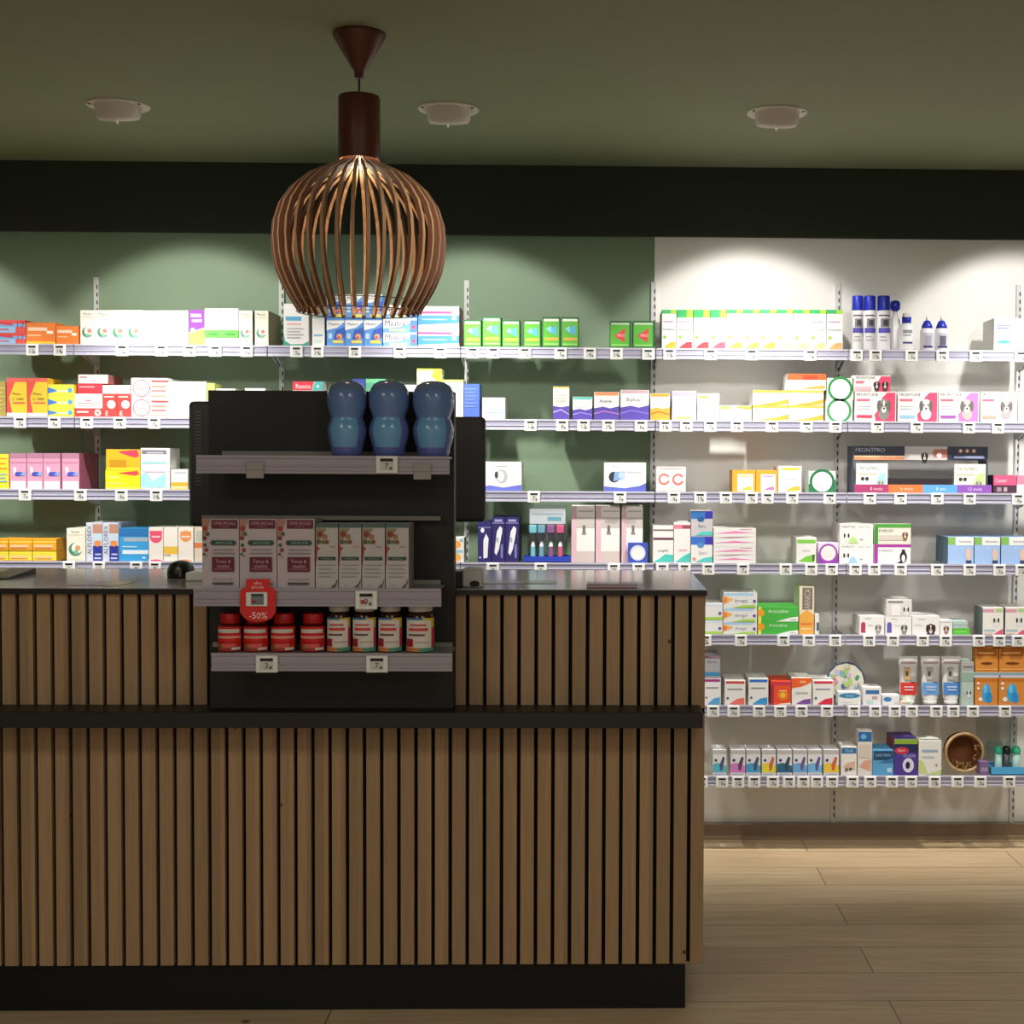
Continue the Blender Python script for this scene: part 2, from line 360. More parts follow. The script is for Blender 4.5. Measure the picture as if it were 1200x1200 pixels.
stack(449, 489, [390, 373.5, 357.5], 0, '78aee8', MAW, 'wide blue and white stomach remedy carton, top shelf', 'wide stomach remedy cartons')
stack(490, 538, [383.5, 359], 0, W, [('r',0,.64,.82,.76,'b84c84'), ('p',[(0,.1),(1,.2),(1,.58),(0,.55)],'4488d0'), ('r',.1,.34,.7,.4,'98c0e8'), ('c',.88,.45,.05,'f4f8fc')], 'wide white carton with pink stripe and blue bar, top shelf', 'pink striped wide cartons', side='a85060')
NG = [('r',.05,.06,.95,.9,'62b83c'), ('r',.08,.86,.92,.94,'e4f0d8'), ('p',[(.25,.55),(.8,.75),(.85,.4)],'58b4d0'), ('p',[(.2,.62),(.5,.72),(.5,.5)],'8cd0e0'), ('r',.15,.24,.9,.33,'e0b048'), ('r',.1,.1,.9,.14,'a8dc80')]
run([(543,564),(565,587),(588,609),(613,633.5),(635,656),(657,678)], [375,371,375,375,371.5,371.5], 0, '1e6430', NG, 'green carton with blue arrow, top shelf right of lamp', 'green blue arrow cartons', depth=.08)
NR = [('r',.03,.06,.9,.86,'5cb83c'), ('r',.06,.86,.9,.93,'c8dcc0'), ('p',[(.18,.45),(.72,.74),(.68,.22)],'e04848'), ('t','NICO',.52,.47,.1,'ffe0e0',.34), ('r',.1,.1,.85,.14,'a8e080')]
run([(714,739.5),(741,767)], 376, 0, '1f6434', NR, 'dark green carton with red triangle, top shelf', 'green cartons with red triangles', depth=.1)
HB = ['e8a830','e04048','e04048','e25468','e8984c','e8904c','ec8c44','f2c48c','f2be84','f0b080','ee9c64']
xs = [(775,792)]+[(792.5+19.45*i, 811.5+19.45*i) for i in range(10)]
run(xs, 363, 0, W, [[('r',0,.9 if k not in (1,2,3) else .8,.6,1,'3cb868'), ('r',.6,.9 if k not in (1,2,3) else .8,1,1,'a8d848'), ('r',.12,.68,.8,.71,'b49cc8'), ('t','Revitalose',.5,.5,.055,'687080',.8), ('c',.2,.3,.12,'90bc58'), ('p',[(.1,0),(.95,0),(.95,.18),(.6,.17),(.3,.09)],HB[k])] for k in range(11)], 'white carton with green top band, top white shelf', 'green topped cartons', depth=.2, side='b8b8b4')

# ---- top shelf, second white bay : cans and bottles
def can(x, w, yb_row, yt, prof, m, label, name, cat, group, parts=(), decs=(), mfun=None, Y=None, sy=1.0):
    """round container: prof in fractions of half width / height"""
    Yc = (YF+.03) if Y is None else Y
    X0, X1 = P(x-w/2, 500, Yc).x, P(x+w/2, 500, Yc).x; R = (X1-X0)/2; zb = ZR[yb_row] if not isinstance(yb_row, float) else yb_row
    H = P(x, yt, Yc).z-zb; X = (X0+X1)/2
    e = empty(name, (X, Yc, zb), label, cat, group); o = e.location
    for nm, mm, pr, mf in [(None, m, prof, mfun)]+list(parts):
        b = MB(); b.lathe((X, Yc, zb), [(r*R, z*H) for r, z in pr], mm, 20, mf, sy=sy); b.build(nm or 'body', o, e)
    if decs:
        b = MB()
        # wrap printed label around the front half
        def wrap(u0, v0, u1, v1, c, k):
            n = 6; vs = []
            for i in range(n+1):
                t = math.radians(-155+130*(u0+(u1-u0)*i/n)); 
                for v in (v0, v1): vs.append((X+(R+.0003*k)*math.cos(t), Yc+sy*(R+.0003*k)*math.sin(t), zb+H*v))
            b.add(vs, [(2*i, 2*i+2, 2*i+3, 2*i+1) for i in range(n)], mat(c), True)
        for k, d in enumerate(decs): wrap(*d, k+1)
        b.build('printed_label', o, e)
    return e
BL = '2836b8'
CANP = [(.9,0),(1,.02),(1,.7),(.95,.73)]
CAPP = [(.93,.73),(.95,.75),(.93,.98),(.86,1)]
for i, (x, w) in enumerate([(1003.5,14),(1017.5,15),(1034,16)]):
    can(x, w, 0, 347, CANP, mat('f0f0f2', .3), 'white aerosol can with blue cap, top white shelf, %s from left' % ORD[i], 'aerosol_can', 'spray can', 'blue capped aerosol cans',
        [('cap', mat(BL, .35), CAPP, None)], [(.1,.62,.9,.65,'707078'), (.25,.42,.85,.58,'84848c'), (.4,.45,.7,.55,'45454c'), (.1,.32,.95,.41,'5a54b8'), (.2,.24,.6,.255,'a8a8b0'), (.2,.18,.7,.195,'a8a8b0')])
can(1047.5, 12, 0, 352, [(1,0),(1,.6),(.5,.7),(.5,.78)], mat('f0f0f2', .3), 'narrow white spray bottle with round blue head behind the aerosol cans', 'spray_bottle', 'spray bottle', None,
    [('spray_head', mat(BL, .35), [(.4,.78),(.95,.82),(1.05,.92),(.8,.98),(.3,1)], None)], Y=YF+.05)
e = can(1061, 17, 0, 371, [(.9,0),(1,.03),(1,.72),(.6,.8)], mat('f0f0f2', .3), 'white trigger spray bottle with blue collar and white nozzle, top white shelf', 'spray_bottle', 'spray bottle', None,
    [('collar', mat(BL, .35), [(.62,.8),(.66,.98),(.5,1.0)], None)], [(.2,.5,.8,.6,'9898a0'), (.2,.42,.7,.47,'b0b0b8'), (.2,.2,.8,.25,'3c3c90')])
b = MB(); X, Yc, zb = e.location; b.box((X-.012, Yc-.02, zb+.118), (X+.008, Yc+.012, zb+.132), mat(W)); b.prism([(X-.006, zb+.112), (X+.004, zb+.112), (X+.006, zb+.12), (X-.008, zb+.12)], Yc-.006, Yc+.006, mat(W)); b.build('trigger_head', e.location, e)
for i, x in enumerate((1085, 1102)):
    can(x, 16, 0, 370, [(.9,0),(1,.03),(1,.55),(.9,.62),(.75,.64)], mat('ececf0', .35), ['white dropper bottle with blue cone cap, left of the pair', 'white dropper bottle with dog picture and blue cone cap, right of pair'][i], 'dropper_bottle', 'bottle', 'blue coned dropper bottles',
        [('cone_cap', mat(BL, .35), [(.8,.64),(.8,.7),(.45,.84),(.3,.86)], None), ('tip', mat(W), [(.2,.86),(.12,1)], None)], [(.15,.08,.9,.5,'c8c8d4'), (.3,.15,.7,.42,'606070' if i else 'a8a8b8'), (.2,.08,.8,.14,'383870')])
carton(1163.5, 1187, 373, 0, W, [('r',.15,.75,.85,.79,'5c70c0'), ('r',.15,.68,.7,.72,'5c70c0'), ('e',.5,.28,.35,.06,'4cc89c')], 'white carton with small green ellipse, right end of top white shelf')
carton(1188, 1206, 373, 0, W, [('dog',.55,.5,.3,'c8c8c8','a0a0a0')], 'white carton with grey animal face, top shelf at right edge')

# ---- second shelf
def swoosh(top, bot, txt=None, bot2=None, bg=None):
    d = [('r',.03,.88,.97,.99,top)]
    if txt: d.append(('t', txt, .45, .68, .12, '555560', .8))
    else: d += lines(.15,.8,.62,2,'b8b8c4',.08)
    return d+[('p',[(.0,.42),(.35,.48),(.65,.42),(1,.5),(1,0),(0,0)],bot)]+([('p',[(0,.2),(.4,.3),(1,.2),(1,.24),(.4,.34),(0,.25)],bot2)] if bot2 else [])
def corner(top, bot, tx='8c8c98'):
    return [('r',.05,.87,.95,.97,top)]+lines(.12,.85,.62,1,tx,.1,.05)+[('c',.14,.28,.06,'585868'), ('p',[(.2,.03),(.95,.03),(.95,.3),(.6,.25),(.35,.12)],bot)]
carton(-8, 7, 447, 1, 'a8954c', lines(.5,.9,.8,6,'d8c880',.12), 'dark gold carton, second shelf at left edge')
run([(8,32),(32.5,56)], 443, 1, 'eec43c', [('p',[(0,0),(.3,0),(.12,.5),(.5,1),(0,1)],'e0504e'), ('r',0,.9,1,1,'e0605a'), ('t','Phyto',.5,.58,.09,'5a5030',.8), ('t','C 1000',.55,.46,.07,'5a5030',.7), ('r',.3,.34,.9,.38,'e07060'), ('r',0,0,1,.1,'ecd8d4')], 'yellow carton with red left edge, second shelf', 'yellow and red cartons', depth=.14)
stack(56.5, 87, [478, 464, 450.5], 1, 'eedc4c', [('p',[(0,.2),(.4,.45),(0,.75)],'3c80d0'), ('r',.35,.35,.9,.5,'f4f0c8'), ('c',.85,.5,.09,'50a0d8')], 'flat yellow and blue carton, second shelf left', 'flat yellow and blue cartons')
z = carton(87.5, 120, 478.5, 1, 'e84844', [('r',.08,.5,.5,.68,'fbe0dc'), ('c',.84,.5,.12,'f6e4e0'), ('c',.84,.5,.05,'e06058')], 'flat red carton, bottom of the mixed stack, second shelf', depth=.16)
z = carton(87.5, 120, 461.5, 1, 'f4f2ee', [('r',.1,.3,.9,.36,'e06a60'), ('r',.1,.14,.8,.2,'b0b0b0'), ('r',.4,.5,.6,.56,'e07870')], 'flat white carton second in the mixed stack, second shelf', z0=z, depth=.16)
z = carton(91, 120, 449.5, 1, 'd83848', [('r',.08,.6,.7,.74,'f0a0a0')], 'flat crimson carton third in the mixed stack, second shelf', z0=z, depth=.16)
carton(92, 127, 439, 1, 'e8cfcc', [('t','Systane',.55,.3,.28,'6c5c64',.75), ('r',.06,.6,.3,.8,'b08890')], 'flat dusty pink carton on top of the mixed stack', z0=z, depth=.16, side='8c7070')
run([(120.5,137),(137.3,153.5)], 451.5, 1, 'e84440', [('r',0,.74,1,1,'f6f2f0'), ('r',.1,.62,.8,.66,'f8c8c0'), ('c',.62,.4,.3,'faf0ec'), ('c',.62,.4,.12,'d8cccc'), ('t','E',.3,.12,.14,'fce4e0',.3)], 'red carton with white circle, second shelf', 'red cartons with white circles')
stack(154, 197, [467, 443], 1, W, [('c',.28,.5,.24,'b82840'), ('c',.28,.5,.215,'f0ecea'), ('t','Cys',.28,.5,.32,'b83848',.3), ('r',.55,.8,1,.9,'e85050'), ('r',.55,.55,.95,.64,'f09078'), ('r',.55,.34,.95,.42,'e87878'), ('r',.55,.1,.95,.18,'f0a890')], 'white carton with circled red lettering, second shelf', 'circled lettering cartons')
stack(197.5, 242, [470, 447], 1, W, [('r',.1,.7,.6,.74,'ecdcdc')], 'plain white carton left of the black display panel', 'plain white cartons')
carton(242.5, 252, 449, 1, 'b0b868', [('r',.1,.5,.6,.8,'8c9c58')], 'small olive green carton peeking above the black monitor', depth=.1)
carton(253, 276, 455.5, 1, 'f0ecd8', [('r',0,.9,1,1,'f8f8e8')], 'cream carton peeking above the display panel, left one', depth=.1)
carton(287, 311, 455, 1, W, [('r',0,.9,1,1,'fcfcf8')], 'white carton peeking above the display panel, right one', depth=.1)
carton(343, 378, 447, 1, W, [('p',[(0,.76),(.64,.76),(.72,1),(0,1)],'e03c4c'), ('p',[(.66,.76),(1,.76),(1,1),(.74,1)],'58c0b8'), ('t','Rennie',.36,.87,.13,'fdeeee',.5), ('c',.85,.87,.05,'c8f0ec')], 'white carton with red and teal header above the display panel', depth=.1)
carton(413, 428, 444, 1, '3c4c98', [('r',.2,.2,.8,.9,'5060a8')], 'narrow dark blue carton behind the blue bottles', depth=.1)
carton(428.5, 452, 444, 1, '58a080', [('r',0,.9,1,1,'6cc08c'), ('r',.1,.4,.9,.7,'d8d8d8')], 'green topped carton behind the blue bottles', depth=.1)
carton(470, 488, 451, 1, W, [('r',.1,.5,.9,.6,'d8e0b0')], 'small white carton behind the second and third blue bottles', depth=.1)
carton(488.5, 517, 432, 1, 'f2f0c0', [('r',0,.96,1,1,'d8dc50'), ('p',[(.6,.85),(1,.7),(1,1),(.72,1)],'dcd838')]+lines(.15,.6,.85,3,'d8d0c0'), 'pale yellow carton standing above the third blue bottle', depth=.1)
carton(517.5, 543, 445, 1, 'f4f4dc', [('r',0,.94,1,1,'ecec70')], 'cream carton with yellow top right of the pale yellow carton', depth=.1)
carton(543.5, 562, 450, 1, '4a68b8', lines(.05,.8,.85,6,'8098d4',.1), 'blue carton standing behind the right monitor', depth=.1, side='3c5498')
carton(565, 592, 466, 1, W, [('p',[(.1,.1),(.9,.1),(.9,.55),(.5,.45)],'b8e0f0')]+lines(.1,.95,.7,4,'a0c8e0',.13,.03), 'white carton with light blue pattern right of the black monitor', depth=.12)
PU = '5a4aa8'
carton(648, 667, 453, 1, 'eae6d4', [('r',0,.95,1,1,'e8c070')]+lines(.1,.8,.72,3,'b8b4a8',.08)+[('p',[(0,.42),(.5,.38),(1,.42),(1,0),(0,0)],PU), ('p',[(0,.2),(.5,.28),(1,.14),(1,.18),(.5,.33),(0,.25)],'a898dc')], 'tall cream and purple carton, second shelf, leftmost of the purple group', 'purple wave cartons')
carton(671, 694, 465, 1, W, swoosh('5cc0b4', PU, None, 'a090dc'), 'small white carton with teal top and purple wave, second shelf', 'purple wave cartons')
carton(696, 725.5, 459.5, 1, W, swoosh('e89058', PU, 'Avène', 'b478c0'), 'white carton with orange top and purple wave, second shelf', 'purple wave cartons')
carton(727, 760.5, 457, 1, W, swoosh('c8a8b0', PU, 'Biafine', '8074d0'), 'widest white carton with purple wave, beside the white wall', 'purple wave cartons')
carton(762, 785, 461, 1, W, swoosh('f0a034', 'f0a840', None, 'e86830'), 'white carton with orange top and orange swoosh, second shelf', 'orange swoosh cartons')
carton(787.5, 816, 458, 1, W, [('r',.02,.82,.98,.95,'e0a8e0'), ('c',.35,.45,.1,'ece4f0'), ('r',.2,.05,.8,.13,'ecdc70')], 'white carton with lilac top band, second white shelf')
carton(817, 843, 461, 1, W, [('r',.1,.82,.5,.9,'ecd44c'), ('p',[(.3,.1),(.95,.08),(.92,.32),(.6,.22)],'a8cce8'), ('r',.1,.5,.7,.53,'d8d8ec')], 'white carton with yellow dash and blue splash, second white shelf')
OS = [('r',.02,.74,.3,.95,'f0d060'), ('p',[(.5,.85),(1,.7),(1,.95),(.6,.97)],'f0a848')]
carton(843.5, 881, 475, 1, W, OS, 'low white carton with yellow corner, second white shelf', depth=.1)
SW = [('r',0,.84,.4,1,'f0c040'), ('p',[(.1,.04),(.6,.2),(1,.42),(1,.1),(.6,0)],'f4a440'), ('r',.1,.5,.6,.56,'ece4dc'), ('r',.3,.84,1,1,'f4b050')]
stack(882, 923.5, [475, 457.5], 1, W, SW, 'white carton with orange swoosh, left stack, second white shelf', 'orange swoosh flat cartons')
z = stack(924, 965, [475, 457.5], 1, W, SW, 'white carton with orange swoosh, right stack beside green discs', 'orange swoosh flat cartons')
carton(922, 967.5, 438, 1, W, [('r',0,.62,1,1,'e85c30'), ('r',.4,.66,.78,.9,'b04028'), ('p',[(.3,.05),(.98,.1),(.98,.3),(.7,.25)],'f09c48')], 'white carton with dark orange header on top of the swoosh stack', z0=z+.0003)
def disc(c1, c2='f2f0ec'):
    return [('c',.5,.5,.47,c1), ('c',.5,.5,.37,c2)]+[('r',.3,.55-.12*i,.7,.57-.12*i,'dcdcd4') for i in range(3)]
carton(967.5, 999, 469, 1, 'e8ece4', disc('3c9458'), 'white carton with green ring, bottom of pair beside orange stack', 'green ring cartons', depth=.09)
carton(968.5, 1000, 443, 1, 'd0dcc8', disc('2c8048'), 'white carton with green ring, top of pair beside orange stack', 'green ring cartons', z0=P(980, 469, YF).z+.0004, depth=.09)
FL = lambda c, e_, dc, st: [('p',[(.5,0),(.48,.25),(.62,.45),(.66,.8),(.78,.97),(.98,.97),(.98,0)],c), ('t','FRONTLINE',.3,.9,.1,'18181c',.52), ('r',.04,.68,.36,.76,e_), ('r',.04,.5,.4,.53,'c4c4cc'), ('r',.04,.42,.36,.45,'c4c4cc'), ('r',.04,.12,.42,.22,st), ('dog',.7,.5,.19,dc,'6a6462')]
for i, (a, c, m1, dc, st) in enumerate([(1001.5,1050,'e8486c','8a8684','d84860'),(1052,1099,'ec4c74','e0dedc','90bce4'),(1100,1147,'f078c0','b0aca8','a058b0'),(1149,1192,'f8c8e0','a8a4a4','f0a090')]):
    z = carton(a, c, 459, 1, W, FL(m1, 'e86c80', dc, st), 'flea treatment carton with %s and %s dog, second white shelf' % (['dark pink arc','bright pink arc','magenta arc','pale pink arc'][i], ['shaggy grey','spotted white','floppy eared','fluffy white'][i]), 'dog flea treatment cartons', depth=.1)
    if i == 0: carton(998.5, 1043, 440, 1, W, [('p',[(.6,0),(.62,.4),(.75,.95),(1,.95),(1,0)],'e8486c'), ('t','FRONTLINE',.34,.86,.16,'18181c',.6), ('r',.08,.5,.3,.66,'e87088'), ('dog',.64,.4,.1,'3c3434','2c2424'), ('dog',.86,.4,.1,'443838','2c2424'), ('r',.05,.05,.5,.3,'e0b0b4')], 'flea treatment carton with two dark dogs, top of stack', 'dog flea treatment cartons', z0=z, depth=.1)
carton(1193, 1206, 459, 1, 'e8f0e0', [('r',.2,.1,.9,.9,'dcecd4')], 'pale green carton, second shelf at right edge', depth=.1)

# ---- third shelf
carton(-8, 10, 532, 2, 'f0d83c', lines(.1,.9,.85,3,'e87c30',.14,.03)+lines(.3,.9,.4,3,'58b0d8',.1,.03), 'yellow carton, third shelf at left edge')
PK = [('r',0,.85,1,1,'b07c94'), ('r',.05,.0,.95,.22,'ecdce0'), ('r',.05,.72,.95,.76,'c884a0'), ('e',.55,.42,.3,.06,'3c58c0'), ('p',[(.2,.62),(.38,.6),(.42,.38),(.25,.4)],'f0e8ec'), ('c',.42,.42,.12,'584cb8'), ('p',[(.6,.4),(.98,.5),(.9,.36)],'80a8e0')]
run([(11,30.5),(31,49.8),(50.2,70.5),(72,92.5)], 531, 2, 'e09cb8', PK, 'pink carton with blue drop emblem, third shelf', 'pink cartons on the third shelf', side='9c5870', depth=.2)
z = carton(123, 164, 551, 2, 'f6dc20', [('r',.1,.6,.4,.66,'f8f0a0'), ('p',[(.36,.86),(.92,.97),(.98,.8),(.85,.72),(.45,.82)],'e04c50'), ('r',.05,.3,.5,.34,'f8f0a0'), ('r',0,0,1,.12,'f8ec60')], 'yellow carton with red tab, bottom of pair, third shelf', 'yellow cartons with red tabs')
carton(124, 164, 526.5, 2, 'e8b424', [('r',.1,.1,.6,.5,'c89020'), ('p',[(.36,.9),(.92,.98),(.98,.7),(.85,.6),(.45,.8)],'e04458'), ('r',0,.0,1,.12,'f8d830')], 'amber carton with red tab, top of pair, third shelf', 'yellow cartons with red tabs', z0=z)
carton(164.5, 199, 525, 2, W, [('r',.04,.85,.88,.95,'787884'), ('r',.2,.87,.78,.9,'c8c8d0'), ('r',.04,.62,.88,.68,'a0dcd8'), ('p',[(0,.05),(.85,.05),(.85,.4),(.4,.2),(.2,.42),(0,.36)],'a4e0e0'), ('r',.04,.42,.85,.45,'e8c4e0')], 'white carton with pale teal pattern, third shelf beside yellow pair', side='dfe0da', depth=.12)
carton(200, 220, 550, 2, W, [('r',.02,.16,1,.36,'f0b030'), ('r',.2,.8,.9,.86,'b8b8b8'), ('r',.02,.0,1,.12,'f0c870')], 'small white carton with orange band left of the black monitor')
def monbox(t):
    return [('t', t, .25, .88, .06, 'c87880', .4), ('c',.24,.5,.13,'30343c'), ('p',[(.22,.35),(.48,.45),(.5,.7),(.25,.68)],'80a8d8'), ('c',.42,.56,.08,'b8cce4'), ('p',[(0,0),(1,0),(1,.3),(.85,.2),(.5,.12),(0,.18)],'5c68c0'), ('r',.55,.66,.9,.68,'c0c0c8')]
carton(569, 611.5, 541, 2, W, [('e',.45,.5,.16,.24,'b8bcc4'), ('e',.42,.5,.1,.18,'e4e6ea'), ('e',.3,.55,.05,.12,'40444c'), ('p',[(0,0),(1,0),(1,.22),(.5,.12),(.1,.2),(0,.16)],'6c74d0'), ('r',.3,.85,.6,.87,'d8d8d8')], 'white carton with round grey device picture beside the black monitor', depth=.14)
carton(708, 757.5, 542, 2, W, monbox('Neo'), 'white carton with blue blood pressure monitor picture, third shelf', depth=.14)
carton(769.5, 804, 547, 2, 'f4ece6', [('c',.26,.5,.2,'ec7068'), ('c',.26,.5,.13,'f4ece6'), ('r',.3,.44,.5,.58,'f4ece6'), ('c',.74,.5,.2,'ec7068'), ('c',.74,.5,.13,'f4ece6'), ('r',.82,.44,.97,.58,'f4ece6'), ('r',.1,.92,.9,.95,'f0c0b8'), ('r',.1,.05,.9,.08,'b8d0b8')], 'white carton with two large coral letters C, third white shelf', depth=.1)
for i, (a, c, cc) in enumerate([(858.5,886,'e8c83c'),(886.5,912,'c080c0')]):
    carton(a, c, 551, 2, 'f4ac38', [('r',.22,.04,.9,.82,'faf6ee'), ('r',.3,.7,.8,.75,cc), ('p',[(.4,.1),(.85,.1),(.8,.28),(.5,.2)],cc)], 'orange yellow carton with white panel, %s of the pair' % ['left','right'][i], 'orange yellow cartons', side='f0b050', depth=.12)
carton(912.5, 940, 546, 2, W, [('r',.15,.84,.9,.92,'f0d038'), ('p',[(.3,.04),(.95,.08),(.9,.24),(.6,.2)],'eebc3c'), ('r',.2,.5,.8,.53,'dcdcdc')], 'white carton with yellow dash, third white shelf')
carton(948, 980, 552, 2, 'e0e8e0', [('p',[(0,0),(1,0),(1,.6),(.6,.3),(0,.4)],'2c7c50')]+disc('1f7848'), 'white carton with dark green ring, third white shelf', depth=.09)

def tray_display():
    Y = YF+.01; x0, x1 = place(1003, 1163, Y); z0 = ZR[2]; zt_ = P(1080, 523, Y).z; zh = P(1080, 539, Y).z; zb = P(1080, 568, Y).z
    e = empty('cardboard_display', ((x0+x1)/2, Y+.1, z0), 'dark cardboard counter display with header band and four coloured base strips', 'display'); o = e.location
    b = MB(); b.box((x0, Y+.03, zh), (x1-.01, Y+.034, zt_), mat('33384a'), None)
    b.decals(x0, zh, x1-x0-.01, zt_-zh, Y+.03, [('r',0,0,.4,.2,'d89068'), ('r',0,.2,.38,.3,'f0c8a0'), ('t','FRONTPRO',.12,.72,.3,'b8bcc8',.22), ('r',.38,0,.7,1,'c4c0c0'), ('dog',.53,.25,.03,'2c2424','2c2424'), ('c',.62,.5,.03,'c87850'), ('r',.6,.2,.7,.8,'b87060'), ('c',.64,.35,.02,'f0e8e8')]+[('c',.8+.05*i,.68,.018,'9c6c5c') for i in range(3)]+[('c',.8+.05*i,.68,.01,'e0d0cc') for i in range(3)]+[('r',.75,.12,.98,.3,'8890b8')])
    b.build('header_band', o, e)
    b = MB(); b.box((x0-.004, Y+.03, z0), (x0, Y+.15, zt_), mat('4c5468')); b.build('side_panel', o, e)
    b = MB(); b.box((x1-.01, Y+.03, z0), (x1-.006, Y+.15, zt_), mat('4c5468')); b.build('side_panel', o, e)
    b = MB(); b.box((x0-.004, Y, z0), (x1, Y+.004, zb), mat('50405c')); b.box((x0-.004, Y, z0), (x1, Y+.15, z0+.003), mat('50405c'))
    b.decals(x0-.004, z0, x1-x0+.004, zb-z0, Y, [('r',0,.02,.25,1,'a83c6c'), ('r',.25,.02,.5,1,'e07840'), ('r',.5,.02,.75,1,'60a4dc'), ('r',.75,.02,1,1,'9058b8'), ('t','8 mois',.16,.5,.4,'f0c8d8',.1), ('t','6 mois',.38,.5,.4,'f8d8c0',.12), ('t','8 ans',.63,.5,.4,'d8ecf8',.12), ('t','12 mois',.88,.5,.4,'f0d8f8',.14)])
    b.build('base_tray', o, e)
    b = MB(); xa, xb = place(1043, 1117, Y+.012); b.box((xa, Y+.02, z0+.003), (xb, Y+.1, P(1080, 561, Y).z), mat('2c2428')); b.build('inner_ledge', o, e)
tray_display()
FP = lambda c: [('t','FRONTPRO',.42,.82,.11,'5c6068',.6), ('r',.08,.6,.66,.64,'e0b890'), ('c',.2,.46,.06,'383838'), ('c',.34,.46,.06,'383838'), ('p',[(.56,.2),(.75,.65),(.95,.7),(.95,.15)],c), ('dog',.78,.3,.1,'a8a89c','888878')]
carton(1004, 1041, 543, 2, W, FP('a8d4d8'), 'white chew tablet carton, left in the dark cardboard display', z0=ZR[2]+.0032, Y=YF+.018, depth=.01+.001, group='chew cartons in the cardboard display')
carton(1119, 1156, 544, 2, 'f4f0dc', FP('c4dc94'), 'cream chew tablet carton, right in the dark cardboard display', z0=ZR[2]+.0032, Y=YF+.018, depth=.01+.001, group='chew cartons in the cardboard display')
PB = [('r',0,.45,1,1,'ec5c88'), ('t','Canaur',.34,.72,.22,'fde0e8',.5), ('r',.15,.1,.35,.34,'a890a0'), ('r',.45,.1,.6,.34,'c0a8b4')]
carton(1165, 1192, 557, 2, '4c3444', PB, 'pink and plum carton, third white shelf right of cardboard display', depth=.1)
carton(1192.5, 1206, 557, 2, W, [('r',0,.5,1,1,'f08caa')], 'pink and white carton, third shelf at right edge', depth=.1)

# ---- fourth shelf
YG = [('r',0,.7,1,.8,'f0d858'), ('r',.05,.3,.85,.52,'f4c890'), ('r',.08,.2,.8,.26,'d87040'), ('r',0,0,1,.1,'c88c20')]
for j, (y, c, r_) in enumerate([(646, 'f0dc3c', 'lower'), (631.5, 'e8a428', 'upper')]):
    for i, (a, c2) in enumerate([(-8,8.5),(9,36.5),(37,65)]):
        carton(a, c2, y, 3, c, YG, '%s carton, fourth shelf, %s row, %s at left edge' % (['yellow','golden'][j], r_, ORD[i]), 'golden flat cartons', z0=None if j == 0 else P(30, 646, YF).z+.001, depth=.12, side='b08020')
carton(77, 99, 619, 3, 'ece8d8', leaf('4c8c68','dca070'), 'cream carton with green leaf circle, fourth shelf beside tall tube cartons', 'leaf circle cartons')
AL = [('r',0,0,.4,1,'d4dae8'), ('tv','ALFLOREX',.2,.55,.26,'3c3c58',.75), ('r',.42,.72,1,.96,'c09078'), ('r',.42,.52,1,.72,'c8dcec'), ('r',.42,0,1,.4,'2c3c9c'), ('c',.7,.46,.2,'f09050'), ('r',.55,.16,.92,.2,'c8d0f0'), ('r',.5,.06,.92,.1,'c8d0f0')]
run([(100,119),(119.5,138)], 612.5, 3, 'c8d0dc', AL, 'slim carton with orange ball and vertical lettering, fourth shelf', 'vertical lettering cartons', depth=.2)
carton(139, 173, 619, 3, '3ca4e4', [('r',0,.75,1,1,'2c78b8'), ('r',.15,.6,1,.72,'a8b8c8'), ('r',.1,.22,1,.34,'e8f4fc'), ('r',.1,.42,.6,.46,'b8e0f8'), ('r',.8,.08,.9,.14,'d0ecfc')], 'sky blue carton with grey and white stripes, fourth shelf', depth=.17)
run([(173.5,190.5),(208,226)], 618, 3, 'f0eadf', [[('c',.5,.72,.44,'ec5878'), ('r',.06,.8,.94,.9,'ec5878'), ('r',.2,.7,.8,.75,'fad0d8'), ('e',.5,.02,.4,.04,'e85070')], [('c',.5,.74,.38,'f09c60'), ('r',.14,.8,.86,.88,'f09c60'), ('r',.2,.7,.8,.75,'fae0d0'), ('e',.5,.02,.4,.04,'f0a070')]], 'cream carton with coloured shield, fourth shelf', 'shield cartons')
carton(191, 207.5, 618, 3, 'f4efe4', [('r',0,.22,1,.44,'f0c448'), ('r',.05,.16,.5,.2,'b0a8a0')], 'cream carton with amber block, fourth shelf between the shield cartons')
carton(227, 238, 618, 3, 'ddd0bb', [('r',0,.4,1,.55,'e07c50'), ('r',.2,.6,.9,.9,'b8c0b0')], 'narrow tan carton right of the shield cartons, fourth shelf', depth=.1)
carton(532, 544, 630, 3, W, [('c',.3,.72,.4,'f4a850'), ('c',.3,.2,.4,'f4b050'), ('r',.2,.4,.9,.5,'9cc8d0'), ('r',.6,.85,.9,.95,'80b8c8')], 'small white carton with orange flowers beside the display panel', depth=.1)
TH1 = [('r',.02,.86,.98,.88,'9090c8'), ('e',.35,.8,.14,.06,'f4f4f8'), ('p',[(.42,.1),(.72,.12),(.8,.6),(.6,.72),(.42,.55)],'f4f4f8'), ('r',.1,.1,.25,.15,'b8b8e0')]
TH2 = [('r',.02,.86,.98,.88,'9090c8'), ('r',.2,.9,.8,.95,'a8a8d8'), ('p',[(.2,.22),(.35,.16),(.55,.3),(.78,.66),(.8,.76),(.6,.8),(.38,.68)],'f4f4f8'), ('e',.42,.5,.1,.06,'b8bcc8'), ('r',.68,.1,.85,.4,'8484c4')]
for i, (a, c, y, d_) in enumerate([(560,576,612,TH1),(576.6,592,606,TH2),(592.6,608.5,606,TH2)]):
    carton(a, c, y, 3, '322c6c', d_, 'navy thermometer carton, fourth shelf, %s of three' % ['leftmost','middle','rightmost'][i], 'navy thermometer cartons', side='1c1c2c', depth=.2)
